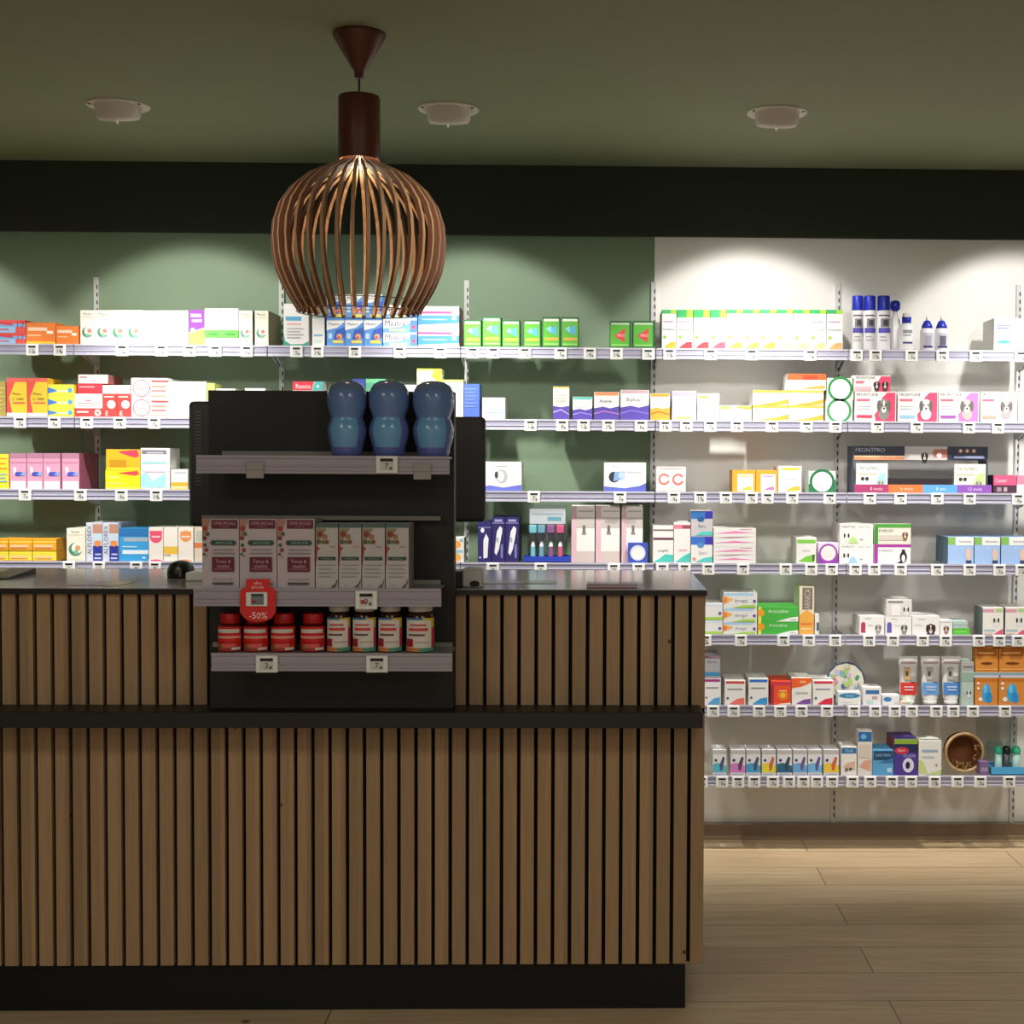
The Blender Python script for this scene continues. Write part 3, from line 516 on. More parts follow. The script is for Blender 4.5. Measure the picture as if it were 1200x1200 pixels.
def brush_stand():
    Y = YF; x0, x1 = place(613.5, 669, Y); z0 = ZR[3]; zt_ = P(640, 652, Y).z; zz = P(640, 592, Y).z
    e = empty('toothbrush_stand', ((x0+x1)/2, Y+.04, z0), 'blue tray stand with clear header holding toothbrushes, fourth shelf', 'display'); o = e.location
    b = MB(); b.box((x0, Y, z0), (x1, Y+.08, z0+.004), mat('3448b4', .35)); b.box((x0, Y, z0), (x1, Y+.003, zt_), mat('3448b4', .35)); b.box((x0, Y+.077, z0), (x1, Y+.08, zt_), mat('3448b4', .35)); b.box((x0, Y+.003, z0), (x0+.003, Y+.077, zt_), mat('3448b4', .35)); b.box((x1-.003, Y+.003, z0), (x1, Y+.077, zt_), mat('3448b4', .35)); b.build('tray', o, e)
    b = MB(); b.box((x0+.012, Y+.06, zt_-.01), (x1-.012, Y+.062, zz), M_clearp); b.decals(x0+.012, zt_, x1-x0-.024, zz-zt_, Y+.06, [('r',.05,.62,.95,.92,'c8d0d4'), ('r',.5,.68,.85,.76,'70a8b8'), ('r',.1,.8,.9,.84,'a8b4bc')]); b.build('clear_header', o, e)
    for i, (x, c) in enumerate([(625,'7cc0d0'),(635,'70a4b8'),(646,'8c5c8c'),(657,'c85c80')]):
        X = P(x, 500, Y+.03).x; zb = z0+.0045; H = P(x, 615, Y+.03).z-zb
        t = empty('toothbrush', (X, Y+.03, zb), 'packed toothbrush with %s head in blue tray, %s from left' % (['pale blue','steel blue','plum','pink'][i], ORD[i]), 'toothbrush', 'toothbrushes in the blue tray')
        b = MB(); b.lathe((X, Y+.03, zb), [(.006,0),(.009,.1*H),(.008,.4*H),(.005,.55*H),(.0045,.7*H)], mat('e4e8ec', .3), 10); b.lathe((X, Y+.0299, zb), [(.0092,.12*H),(.0089,.25*H),(.0082,.4*H)], mat(c), 10, cap=False); b.build('handle', t.location, t)
        b = MB(); b.box((X-.009, Y+.022, zb+.56*H), (X+.009, Y+.036, zb+.76*H), mat('34343c')); b.build('bristles', t.location, t)
        b = MB(); b.bevbox((X-.0135, Y+.02, zb+.76*H), (X+.0135, Y+.042, zb+H), mat(c, .3), .004); b.build('head_cover', t.location, t)
brush_stand()
PW = [('r',0,.0,1,.2,'cbbdb8'), ('r',0,.0,.22,1,'d8b4c0'), ('r',.22,.62,1,.8,'c4bcb6'), ('r',.48,.52,.6,.66,'706c6c'), ('r',.45,.5,.63,.54,'8c8888'), ('r',.3,.9,.95,.92,'b8b0a8')]
run([(670,697.5),(698.5,727),(729,754)], 593, 3, 'ece4de', PW, 'tall white and pink carton with small bottle picture, fourth shelf', 'tall pink edged cartons', depth=.17, Y=YF+.02)
carton(736.5, 760, 636, 3, '3c54b4', [('c',.5,.5,.46,'2c44a8'), ('c',.5,.5,.4,'c8ccdc'), ('c',.5,.48,.32,'e8e6e4')], 'blue carton with large white disc in front of pink edged cartons', depth=.012, Y=YF+.001)
SV = lambda a, tt: [('r',0,.86,1,.9,'70585c') if a else ('r',0,.8,1,.88,'e884a0'), ('r',0,.62,1,.68,'6c4458') if a else ('r',.5,.72,1,.8,'b06070'), ('t',tt,.5,.33,.08,'585860',.8), ('p',[(0,.03),(1,.03),(1,.22),(.6,.24),(.3,.12)],'50c4b8')]
carton(766, 790, 616, 3, W, SV(True,'saugella'), 'white carton with plum stripe and teal wave, fourth white shelf')
carton(790.5, 810, 612, 3, W, [('r',0,.84,1,.94,'e88098'), ('r',.5,.85,1,.92,'98505c'), ('r',.3,.3,.8,.34,'ecb8c0'), ('p',[(.1,.03),(1,.03),(1,.26),(.6,.18)],'50c4b8')], 'white carton with pink header and teal wave, fourth white shelf')
z = carton(810.5, 836, 629, 3, W, [('r',0,.7,1,1,'3c74c8'), ('r',.65,.72,1,1,'4038b0'), ('e',.45,.68,.16,.1,'5890d4'), ('t','Seni',.55,.4,.13,'a8a8b8',.6), ('p',[(.2,.05),(1,.05),(1,.25),(.6,.2)],'58ccc8'), ('c',.15,.16,.08,'e88c80')], 'white carton with blue header, bottom of pair, fourth white shelf', 'blue header cartons')
carton(810.5, 836, 599, 3, 'c8c4c8', [('r',0,.7,1,1,'3474b8'), ('r',.65,.72,1,1,'3c34a8'), ('e',.45,.68,.16,.1,'2c5c98'), ('t','Seni',.5,.42,.13,'787480',.7), ('p',[(.2,.05),(1,.05),(1,.2),(.5,.2)],'58ccc8')], 'grey carton with blue header, top of pair, fourth white shelf', 'blue header cartons', z0=z)
stack(837, 887, [641, 619], 3, W, [('p',[(0,.7),(.5,.85),(1,.75),(.6,.72)],'ec80b8'), ('p',[(0,.2),(.5,.32),(1,.22),(.5,.22)],'e878b0'), ('r',.62,.92,.9,.96,'c8a0a8'), ('p',[(0,.5),(.4,.48),(1,.56),(.5,.54)],'a86c88')], 'wide white carton with pink waves, fourth white shelf', 'wide pink wave cartons')
carton(934.5, 958, 630, 3, W, [('r',.04,.78,.96,.92,'80c848'), ('t','Ginex',.5,.5,.09,'a8a8b4',.7), ('p',[(.1,.08),(.9,.05),(.95,.36),(.5,.28)],'78c43c'), ('r',.8,.1,.92,.34,'4c5c3c')], 'white carton with lime header and lime splash, fourth white shelf')
carton(960, 984, 636, 3, 'e8d8ec', [('p',[(0,0),(1,0),(1,.5),(.5,.2),(0,.55)],'8c3c9c')]+disc('9c4cb0', 'e8e6e4'), 'white carton with purple ring, fourth white shelf', depth=.09)
FY = lambda t, c1, c2: [('t',t,.26,.85,.12,'50505c',.42), ('t','SPOT ON',.74,.85,.1,'9c9ca4',.4), ('dog',.2,.4,.1,'f0f0f0','20201c'), ('p',[(.25,.05),(.55,.05),(.45,.35),(.35,.35)],c1), ('r',.6,.2,.7,.26,'a0a0a8')]
z = carton(985, 1025, 637.5, 3, 'ecebe8', FY('FYPRYST','a0c8e4',0), 'white pet pipette carton with small dog and blue patch, bottom', 'white pipette cartons', depth=.17)
carton(985.5, 1024.5, 614, 3, 'e8e8e2', FY('PIPETTES','b0dc88',0), 'white pet pipette carton with small dog and green patch, top', 'white pipette cartons', z0=z, depth=.17)
z = carton(1026, 1069, 638, 3, 'ebe8ea', [('r',0,0,.1,1,'a8389c'), ('r',0,.86,1,1,'a8389c'), ('t','FYPRYST',.32,.68,.13,'908898',.45), ('e',.8,.35,.1,.3,'242428'), ('e',.8,.28,.05,.2,'f0f0f0'), ('c',.8,.66,.05,'242428'), ('p',[(.62,.04),(.8,.04),(.76,.2)],'242428')], 'white pipette carton with purple edge and penguin coloured dog', 'framed pipette cartons', depth=.17)
carton(1026, 1069, 614, 3, 'e0dcd0', [('r',0,0,.1,1,'3c8c30'), ('r',0,.82,1,1,'4c9c3c'), ('t','FYPRYST',.32,.66,.13,'505850',.45), ('r',.12,.2,.8,.45,'cdc4b8'), ('dog',.84,.45,.09,'906848','6c4830')], 'white pipette carton with green edge and brown dog', 'framed pipette cartons', z0=z, depth=.17)
run([(1112.5,1143),(1143.8,1174),(1175,1207)], 629.5, 3, 'a4c4f0', [('r',.0,.72,.28,1,'88c060'), ('r',.3,.7,1,1,'f2f4f2'), ('t','Advantix',.66,.84,.09,'585c64',.6), ('t','XL',.55,.6,.07,'e8f0fc',.2), ('e',.8,.36,.1,.22,'e8c4ac'), ('r',.7,.03,.92,.14,'34485c')], 'pale blue carton with green and white header, fourth white shelf', 'pale blue pet cartons', depth=.18, side='5c7c94')

# ---- fifth shelf (white wall)
AG = [('r',.0,.8,.9,.96,'a8d4f4'), ('p',[(0,.2),(.3,.55),(0,.85)],'f4b860'), ('c',.05,.5,.07,'e8883c'), ('t','Arnigel',.52,.45,.28,'8088a0',.42), ('c',.92,.45,.045,'6450a4'), ('p',[(.25,.02),(.95,.02),(.95,.2),(.6,.18)],'a8d850')]
stack(827, 848.5, [727, 707.5], 4, W, [('r',0,.85,1,1,'dce4f4'), ('c',.85,.42,.09,'6450a4'), ('r',0,.03,1,.2,'a8d850')], 'white carton with lime foot, fifth shelf beside the counter', 'arnica gel cartons')
stack(849, 889, [729, 712.5, 694.5], 4, W, AG, 'white arnica gel carton with orange flower, fifth shelf', 'arnica gel cartons', depth=.17)
stack(890, 937.5, [728.5, 711.5], 4, '4cb848', [('r',0,0,.08,1,'f0e860'), ('c',.07,.6,.09,'f0a428'), ('t','Arnicalme',.5,.72,.24,'dcf4d4',.6), ('p',[(.45,0),(1,0),(1,.34),(.8,.28)],'f2f6f0'), ('r',.8,.1,.95,.16,'a8b8a8')], 'bright green carton with yellow flower, fifth shelf', 'bright green cartons', depth=.17)
carton(938.5, 956, 687.5, 4, 'ecdfc6', [('r',.2,.52,.9,.98,'7c7468'), ('tv','ARNICA',.55,.74,.4,'c8c0b0',.42), ('p',[(0,0),(1,0),(1,.42),(.5,.52),(0,.4)],'f0b050'), ('r',.1,.2,.9,.24,'e87c40'), ('r',.1,.1,.8,.13,'f8e0a0')], 'tall beige and orange carton, fifth shelf right of green cartons')
carton(957, 962, 720, 4, W, [('r',.4,.2,1,.6,'506880')], 'thin white carton edge beside the tall beige carton', depth=.08)
def pet(t, acc, u, dc, ec):
    return [('t',t,.34,.86,.11,'606068',.5), ('r',.06,.1,.24,.5,acc), ('c',.15,.56,.09,acc), ('dog',u,.36,.14,dc,ec), ('r',.35,.5,.55,.53,'c0c0c0')]
carton(1009.5, 1039, 722, 4, 'eeecea', pet('Adaptil','b84060',.75,'a0a090','787868'), 'white pet care carton with red emblem, fifth white shelf', 'white pet care cartons')
z = carton(1040, 1071, 722.5, 4, 'eeecea', pet('Feliway','6860b0',.72,'909484','54584c'), 'white pet care carton with violet emblem, bottom, fifth white shelf', 'white pet care cartons')
carton(1041, 1071, 703, 4, 'dcdad6', [('r',.06,.82,.66,.92,'70706c'), ('r',.2,.05,.55,.7,'eeecea'), ('dog',.78,.4,.13,'ecebe8','383430')], 'grey pet care carton on top of the violet emblem carton', 'white pet care cartons', z0=z)
carton(1071.5, 1104, 722, 4, 'eeece8', [('t','Canidryl',.35,.82,.11,'70707a',.5), ('dog',.68,.3,.2,'4c3024','3c241c'), ('r',.08,.5,.4,.53,'c8c8c8')], 'white carton with large brown dog, fifth white shelf')
carton(1104.5, 1119, 727, 4, 'eeece8', [('dog',.5,.4,.26,'9c7868','744c3c'), ('r',.1,.85,.9,.9,'c0b8b8')], 'small white carton with brown puppy, fifth white shelf', depth=.1)
z = carton(1119.5, 1140, 736.5, 4, '5cc43c', [('r',.1,.4,.8,.6,'90e070')], 'low bright green carton, fifth white shelf', depth=.1, side='1f4c24')
carton(1119.5, 1137, 728, 4, 'b8ccc8', [('r',0,.4,1,.5,'88a8a4')], 'low grey green carton on top of the bright green one', z0=z, depth=.1)
run([(1154.5,1179),(1181,1206)], 712, 4, 'f0ece4', [('r',.0,.82,.55,.94,'dca0b4'), ('r',.6,.84,.98,.96,'b4d488'), ('dog',.66,.52,.17,'f0eeee','28241f'), ('p',[(.55,.02),(.98,.02),(.98,.22),(.75,.14)],'e0607c'), ('r',.05,.14,.6,.2,'a8c8d8'), ('r',.05,.04,.5,.08,'e8c8b0')], 'white carton with pink header and dog, fifth white shelf', 'pink header pet cartons', depth=.12, side='788c88')

# ---- sixth shelf
z = carton(827, 847, 795, 5, 'ecebea', corner('a83c84', '58a4d4'), 'white carton with magenta top and blue corner, beside the counter', depth=.17)
carton(827, 846, 769, 5, 'a8a4ac', [('r',.0,.1,1,.28,'3c8cb4'), ('t','Biotin',.5,.75,.12,'686870',.7), ('r',.0,.92,1,1,'a06c90')], 'grey carton with blue stripe on top of magenta topped carton', z0=z, depth=.17)
for a, c, y, t, bt, d_ in [(851.5,876,797.5,'d05048','ec7468','white carton with brick red top and salmon corner, sixth shelf'), (879.5,903,795.5,'3474cc','3c98d4','white carton with blue top and blue corner, sixth shelf'), (955.5,980,797.5,'d83c54','d83048','white carton with crimson top and crimson corner, sixth shelf')]:
    carton(a, c, y, 5, 'ecebe6', corner(t, bt), d_, 'coloured corner cartons', depth=.16)
carton(906, 929.5, 798.5, 5, 'ec5428', [('r',.05,.84,1,.98,'cc3c58'), ('r',0,0,.14,.84,'a83058'), ('c',.6,.42,.26,'f08030'), ('c',.6,.42,.14,'f4c43c'), ('r',.4,.58,.8,.62,'f8d8a0'), ('p',[(.3,.02),(1,.02),(1,.1),(.5,.06)],'f4e8d8')], 'red orange carton with yellow burst, sixth shelf')
carton(930.5, 954, 794.5, 5, 'ece8e2', [('p',[(0,.62),(.5,.68),(1,.84),(1,1),(0,1)],'f06430'), ('t','LEHNIN',.5,.44,.09,'586888',.8), ('p',[(.2,.04),(.96,.04),(.96,.24),(.6,.2)],'7c50a0'), ('r',.4,.8,.7,.9,'f8a870')], 'white carton with orange top and purple corner, sixth shelf')
# round spinning display card
def disc_card():
    Y = YF+.09; c = P(991, 803, Y); R = .071
    e = empty('round_display_card', (c.x, Y, ZR[5]), 'colourful round cardboard disc standing behind low cartons, sixth shelf', 'display'); o = e.location
    M = Matrix.Rotation(math.radians(90), 4, 'X')
    b = MB(); b.lathe((c.x, Y+.004, ZR[5]+R), [(R*.96,0),(R,.001),(R,.005),(R*.96,.006)], mat('44586c'), 32, M=M)
    zc = ZR[5]+R; cols = ['d8e0c0','a8d0b8','e8c870','e09ca8','c8d8e8','b8d878','f0e8d0','88b8d0','e0b090','d8c8e0']
    rnd = random.Random(3)
    def cir(dx, dz, r, col, k):
        n = 12; b.add([(c.x+dx+r*math.cos(6.2832*i/n), Y-.0025-.0002*k, zc+dz+r*math.sin(6.2832*i/n)) for i in range(n)], [tuple(range(n))], mat(col))
    cir(0, 0, R*.93, 'e8e8dc', 1)
    for k in range(46):
        a = rnd.random()*6.28; q = R*.8*math.sqrt(rnd.random()); cir(q*math.cos(a), q*math.sin(a), R*rnd.uniform(.06,.15), rnd.choice(cols+['58a878','d86878','5878a8']), 2+k*.3)
    b.build('printed_disc', o, e)
    b = MB(); b.box((c.x-.03, Y-.012, ZR[5]), (c.x+.03, Y+.03, ZR[5]+.004), mat('d8dcd8')); b.box((c.x-.02, Y+.008, ZR[5]), (c.x+.02, Y+.011, ZR[5]+.05), mat('d8dcd8')); b.build('foot', o, e)
disc_card()
QB = [('e',.5,.72,.48,.2,'3c88b4'), ('t','Dental',.5,.72,.15,'c8e0ec',.6), ('p',[(.1,.1),(.9,.06),(.9,.4),(.5,.3)],'e8e4e0'), ('r',.1,.2,.6,.24,'c8b8b8')]
carton(985.5, 1012, 811, 5, 'eceeee', QB, 'low white carton with blue oval in front of the round disc', 'blue oval cartons', depth=.06)
carton(1014.5, 1036, 805.5, 5, 'eeecea', [('r',.15,.62,.9,.85,'3c74ac'), ('r',.5,.34,.8,.5,'c8a89c'), ('r',.2,.08,.6,.3,'c4e0dc')], 'taller white carton with blue block, sixth shelf centre right', 'blue oval cartons', depth=.08)
carton(1037.5, 1058, 815, 5, 'eceeee', [('e',.3,.6,.24,.24,'3c88c4'), ('p',[(.6,.1),(.95,.1),(.95,.5)],'e0c8c0')], 'lowest white carton with blue dot beside the red tube', 'blue oval cartons', depth=.06)
carton(1059, 1072.5, 822, 5, 'e8e4d0', [('r',.1,.3,.5,.7,'e8a080'), ('r',.5,.3,.9,.7,'88c4a8')], 'tiny pastel carton in front of the red tube', depth=.012, Y=YF)
def tube(x0, x1, yt, c, label, bandc, Y=None):
    Y = YF+.035; X0, X1 = P(x0,500,Y).x, P(x1,500,Y).x; z0 = ZR[5]; z1 = P((x0+x1)/2, yt, Y).z; X = (X0+X1)/2; w = (X1-X0)/2
    e = empty('cosmetic_tube', (X, Y, z0), label, 'tube', 'pet shampoo tubes'); o = e.location
    b = MB(); n = 16; prof = [(.72,.022,.09),(.8,.021,.12),(.9,.018,.4),(.97,.010,.8),(1,.003,.95),(1,.0015,1)]
    vs = []
    for a, dd, v in prof:
        for i in range(n):
            t = 6.28318*i/n; vs.append((X+w*a*math.cos(t), Y+dd*math.sin(t), z0+v*(z1-z0)))
    H = z1-z0
    for j in range(len(prof)-1):
        for i in range(n):
            f = [j*n+i, j*n+(i+1) % n, (j+1)*n+(i+1) % n, (j+1)*n+i]
            b.add([vs[q] for q in f], [(0,1,2,3)], mat(c, .35), True)
    b.build('tube_body', o, e)
    b = MB(); b.lathe((X, Y, z0), [(w*.68,0),(w*.7,.002),(w*.72,H*.09)], mat('dcdcdc', .35), 16, sy=.022/(w*.72)*.98 if w > 0 else 1); b.build('cap', o, e)
    b = MB()
    def strip(v0, v1, u, col, k, ux=0):
        pts = []
        for v in (v0, v1):
            dd = .0195 if v < .45 else .0195-(v-.45)*.022
            for q in (-1, -.5, 0, .5, 1):
                pts.append((X+(ux+q*u)*w, Y-dd*math.sqrt(max(0, 1-((ux+q*u)*.98)**2))-.0012*k, z0+v*H))
        b.add(pts, [(i, i+1, i+6, i+5) for i in range(4)], mat(col, .4))
    strip(.2, .46, .84, bandc, 1); strip(.26, .4, .4, 'e8e8f0' if False else bandc, 1.4)
    strip(.30, .32, .45, 'e8ecf4', 2.2); strip(.36, .38, .5, 'e8ecf4', 2.2)
    strip(.52, .78, .32, {'e04038':'c8a070'}.get(bandc, 'a8a8a8'), 1.5, -.15); strip(.60, .70, .14, '48443c', 2.2, -.2); strip(.48, .6, .3, '98968c', 2.6, .45); strip(.86, .9, .8, 'd8b8bc', 1.5)
    b.build('printed_label', o, e)
tube(1056, 1078.5, 769, 'e4e2de', 'white squeeze tube with red band and tan dog, sixth shelf', 'e04038')
tube(1082, 1105, 769, 'e6e4e0', 'white squeeze tube with blue band, left of the two', '70a8e4')
tube(1106.5, 1129.5, 769, 'e6e4e0', 'white squeeze tube with blue band and grey dog, right of two', '5894dc')
carton(1130.5, 1145, 775.5, 5, 'b4c8c0', [('r',0,.8,1,1,'b0acac'), ('r',.15,.86,.9,.9,'707078'), ('r',.0,.55,1,.75,'98b0a4'), ('dog',.6,.28,.22,'e8e4e0','34302c')], 'tall grey green carton with dog beside the orange packs', depth=.12)
OP = [('r',.05,.62,.95,.94,'a85c1c'), ('r',.1,.72,.8,.78,'e0a860'), ('e',.5,.35,.26,.05,'6c3c10'), ('r',.05,.1,.95,.14,'f0b868')]
z = None
for i, (a, c) in enumerate([(1146.5,1173.5),(1174.5,1206)]):
    z = carton(a, c, 794.5, 5, 'd88c3c', [('r',.02,.86,.98,.98,'c87424'), ('e',.5,.45,.2,.34,'38a8e0'), ('e',.62,.28,.14,.2,'2890d0'), ('e',.45,.6,.08,.16,'70c8f0'), ('c',.14,.8,.06,'f0e8e0'), ('c',.14,.62,.06,'f0e8e0'), ('c',.24,.22,.09,'f0ece8')], 'orange brown pack with bright blue shape, lower row, %s one' % ['left','right'][i], 'orange brown packs', depth=.05)
    y2 = P(1160, 788, YF).z
    carton(a, c, 757.5, 5, 'd88c3c', OP, 'orange brown pack with dark slot, upper row, %s one' % ['left','right'][i], 'orange brown packs', z0=y2, depth=.05)
b = MB(); X0, X1 = place(1145, 1206); b.box((X0, YF, z), (X1, YF+.06, y2), mat('b8ccd4', .4)); b.decals(X0, z, X1-X0, y2-z, YF, [('r',0,.1,1,.45,'d8d0e0'), ('c',.5,.3,.02,'a03c58'), ('r',0,.6,1,.9,'8cb0bc')])
tag(b.build('pack_divider', ((X0+X1)/2, YF+.03, z)), 'pale blue divider strip between the upper and lower orange packs', 'divider')

# ---- lowest shelf
CC = [('5cb8cc','4c5470'),('d880c8','584868'),('4ca4d4','485468'),('ecd840','c8704c'),('2c6c8c','3c4c5c'),('70b0e0','6c5c94'),('74bce8','6858a0'),('f0cc48','d8683c')]
xs = [(838,854),(859,876.5),(877.5,894.5),(896,912.5),(914,931.5),(933,949.5),(950.5,967),(969,987)]
for i, (a, c) in enumerate(xs):
    carton(a, c, 879, 6, 'e4e4e8', [('r',0,.84,1,1,'c0beba'), ('p',[(0,.12),(1,.12),(1,.38),(.4,.5),(0,.45)],CC[i][0]), ('c',.22,.6,.1,'34345c'), ('p',[(.55,.2),(.7,.2),(.9,.7),(.75,.75),(.5,.42)],CC[i][1]), ('r',.1,.04,.9,.07,'a8a8b0')],
        'small white topped contraception test carton, lowest shelf, %s from left' % ORD[i] if False else 'small white carton with coloured swirl, lowest shelf, %s from left of eight' % ORD[i], 'small swirl cartons', depth=.1)
BB = lambda: [('r',.02,.76,.98,.96,'2c74a8'), ('t','Oral',.5,.86,.1,'b8dcec',.6), ('p',[(.1,.3),(.9,.2),(.9,.5),(.4,.44)],'dcb8a4'), ('c',.35,.2,.12,'806c58'), ('c',.6,.22,.1,'4c5c50')]
carton(989.5, 1008, 875, 6, 'ece8e2', BB(), 'white carton with blue header and hand picture, lowest shelf', depth=.1)
carton(1009, 1026, 856.5, 6, 'e4ddd4', [('r',.02,.76,.98,.98,'2c68a4'), ('e',.4,.87,.2,.06,'6cb0dc'), ('p',[(.1,.2),(.9,.1),(.95,.35),(.5,.34)],'dca890'), ('r',.1,.4,.9,.7,'d8ccc0')], 'tallest white carton with blue header and foot picture, lowest shelf', depth=.08)
carton(1026.5, 1051.5, 879, 6, '5ca4d4', [('r',.05,.6,.98,.96,'24486c'), ('t','DAKTARIN',.5,.8,.11,'98c0e0',.7), ('p',[(.3,.5),(1,.5),(1,.7)],'3c74a8'), ('r',.7,.12,.92,.3,'b8dcf0')], 'light blue carton with dark blue header, lowest shelf', depth=.12)
carton(1052, 1080, 866, 6, '4c3c94', [('r',0,.86,1,1,'8cac3c'), ('p',[(0,.6),(.5,.66),(1,.62),(1,.86),(0,.86)],'242c54'), ('e',.32,.68,.3,.1,'c83848'), ('t','Bayer',.32,.68,.08,'fbd8d8',.4), ('t','DODIE',.65,.54,.08,'b8b4e8',.5), ('e',.6,.28,.24,.2,'e0ddf0'), ('e',.58,.28,.1,.1,'241c48')], 'deep purple carton with green top, lowest shelf', depth=.14, side='a03444')
carton(1081, 1108, 868, 6, 'e8e6e0', [('r',.15,.66,.85,.74,'98b0cc'), ('r',.15,.5,.7,.55,'b8c0c8'), ('p',[(0,.05),(.4,.08),(.2,.4),(0,.45)],'c8d890'), ('p',[(.2,.02),(1,.02),(1,.16)],'c0d48c'), ('c',.78,.3,.04,'504c48')], 'white carton with pale lime corner left of the round basket', depth=.1)
def basket():
    Y = YF+.05; c = P(1130, 885, Y); R = P(1153.5, 885, Y).x-c.x; z0 = ZR[6]
    e = empty('round_basket', (c.x, Y, z0), 'round brown basket with beige rim tipped on its side, lowest shelf', 'basket'); o = e.location
    M = Matrix.Rotation(math.radians(90), 4, 'X'); zc = z0+R+.001
    b = MB(); b.lathe((c.x, Y, zc), [(R*.55,-.07),(R*.85,-.06),(R*.93,0),(R*.8,.0),(R*.7,-.05),(0.0001,-.055)], mat('7c4c2a', .8), 32, M=M, cap=False)
    b.build('bowl', o, e)
    b = MB(); pts = []
    b.lathe((c.x, Y, zc), [(R*.88,-.004),(R*.99,-.004),(R,.002),(R*.97,.008),(R*.9,.008),(R*.86,.002)], mat('d8b888', .7), 32, M=M, cap=False); b.build('rim', o, e)
    b = MB(); rnd = random.Random(5)
    for k in range(60):
        a = rnd.uniform(-2.6, .6); q = R*rnd.uniform(.55,.84); r = R*rnd.uniform(.05,.1); cx_, cz_ = c.x+q*math.cos(a), zc+q*math.sin(a)
        b.lathe((cx_, Y-.0, cz_), [(0.0001,-r),(r*.7,-r*.7),(r,0),(r*.7,r*.7),(0.0001,r)], mat(rnd.choice(['8c5c34','a87c40','6c4428','b89858','5c3c24']), .8), 8, cap=False)
    tag(b.build('granules', o, e), kind='stuff')
basket()
carton(1153.5, 1164, 893, 6, '7c648c', [('r',.1,.3,.9,.6,'a090b0')], 'small mauve carton between the basket and the teal brush stand', depth=.06)
def travel_stand():
    Y = YF; x0, x1 = place(1167, 1206, Y); z0 = ZR[6]; zt_ = P(1185, 899, Y).z; zz = P(1185, 846, Y).z
    e = empty('brush_stand', ((x0+x1)/2, Y+.05, z0), 'light blue tray with clear back panel holding teal capped tubes', 'display'); o = e.location
    b = MB(); m_ = mat('54acdc', .35); b.box((x0, Y, z0), (x1, Y+.09, z0+.004), m_); b.box((x0, Y, z0), (x1, Y+.003, zt_), m_); b.box((x0, Y+.087, z0), (x1, Y+.09, zt_), m_); b.box((x0, Y+.003, z0), (x0+.003, Y+.087, zt_), m_); b.build('tray', o, e)
    b = MB(); b.prism([(x0-.028, zt_+.002), (x1, zt_+.002), (x1, zz), (x0-.034, zz)], Y+.091, Y+.094, M_clearp); b.prism([(x0-.03, zt_), (x0-.002, zt_), (x0-.028, zt_+.09)], Y+.088, Y+.0905, mat('3c7c78', .4)); b.build('clear_back_panel', o, e)
    for i, x in enumerate((1175, 1184.5, 1196)):
        dark = i == 1
        X = P(x, 500, Y+.04).x; zb = z0+.0045; H = P(x, 874, Y+.04).z-zb
        t = empty('travel_toothbrush', (X, Y+.04, zb), '%s tube in the light blue tray, %s from left' % ('black capped clear' if dark else 'teal capped clear', ORD[i]), 'toothbrush', 'capped tubes in the light blue tray')
        b = MB(); b.lathe((X, Y+.04, zb), [(.013,0),(.0145,.01),(.0145,H*.72)], mat('3c4448' if dark else '9cc4bc', .3), 12); b.build('tube_body', t.location, t)
        b = MB(); b.lathe((X, Y+.04, zb), [(.015,H*.72),(.017,H*.76),(.015,H*.92),(.008,H)], mat('1c2424' if dark else '3cc098', .3), 12); b.build('cap', t.location, t)
travel_stand()

# ---------------------------------------------------------------- electronic price tags
TAGS = [
 [39,71,144,190,223,253,290,348,372.5,416,468.5,516,554,578,615,657,691,722,759,784,832,880,949,1003,1025,1067,1103,1142,1195],
 [24,64,102,140.5,181,622,659,684,713,751,779.5,804,832,863.5,904.5,945,979,1028,1074,1135,1169],
 [29,94,142,183,626,727,790,821,851,881,900,929,973,1020,1056,1099,1137,1194],
 [80,115,159,181,578,634,720,749,777,803,831,872,922,952,976,1004,1026,1057,1100,1138,1173,1199],
 [828,870,920,950,981,1021,1049,1084,1111,1150,1174,1196],
 [838,862,892,917,942,972,1004,1029,1052,1072,1101,1121,1144,1182],
 [825,849,868,887,909,928,945,961,979,1003,1024,1049.5,1072,1100,1127,1154,1188]]
def tag_geo(e, X, Y, z0, w, h, price, o, red=False):
    b = MB(); b.bevbox((X-w/2, Y-.006, z0), (X+w/2, Y, z0+h), M_tag, .0025); b.build('tag_housing', o, e)
    b = MB(); b.box((X-w*.3, Y-.0067, z0+h*.16), (X+w*.3, Y-.0062, z0+h*.86), mat('d6d6d2', .5))
    b.decals(X-w*.3, z0+h*.16, w*.6, h*.7, Y-.0067, [('r',.02,.74,.98,.98,'1c1c24'), ('t',price,.5,.36,.46,'2c2c34',.6), ('r',.72,.1,.92,.3,'54545c')]+([('r',.1,.2,.45,.5,'b83c44')] if red else [])); b.build('tag_screen', o, e)
rnd = random.Random(11)
for r, L_ in enumerate(TAGS):
    per = {}
    for x in L_:
        Y = YS-.0037; p = P(x, 500, Y); w = P(x+7.4, 500, Y).x-P(x-7.4, 500, Y).x
        bi = max(i for i in range(7) if p.x > UX[i] - .02 or i == 0); k = per.get(bi, 0); per[bi] = k+1
        z0 = ZR[r]-RH-.003
        e = empty('price_tag', (p.x, Y, z0), 'white price tag on %s shelf rail, %s, %s from left' % (RN[r], BAY[bi].replace('bay left of the white wall', 'bay before white wall'), ORD[k]), 'price tag', 'price tags on the wall shelf rails')
        tag_geo(e, p.x, Y, z0, w, .0405, str(rnd.choice([3,4,5,6,7,8,9,12,14,19])), e.location)

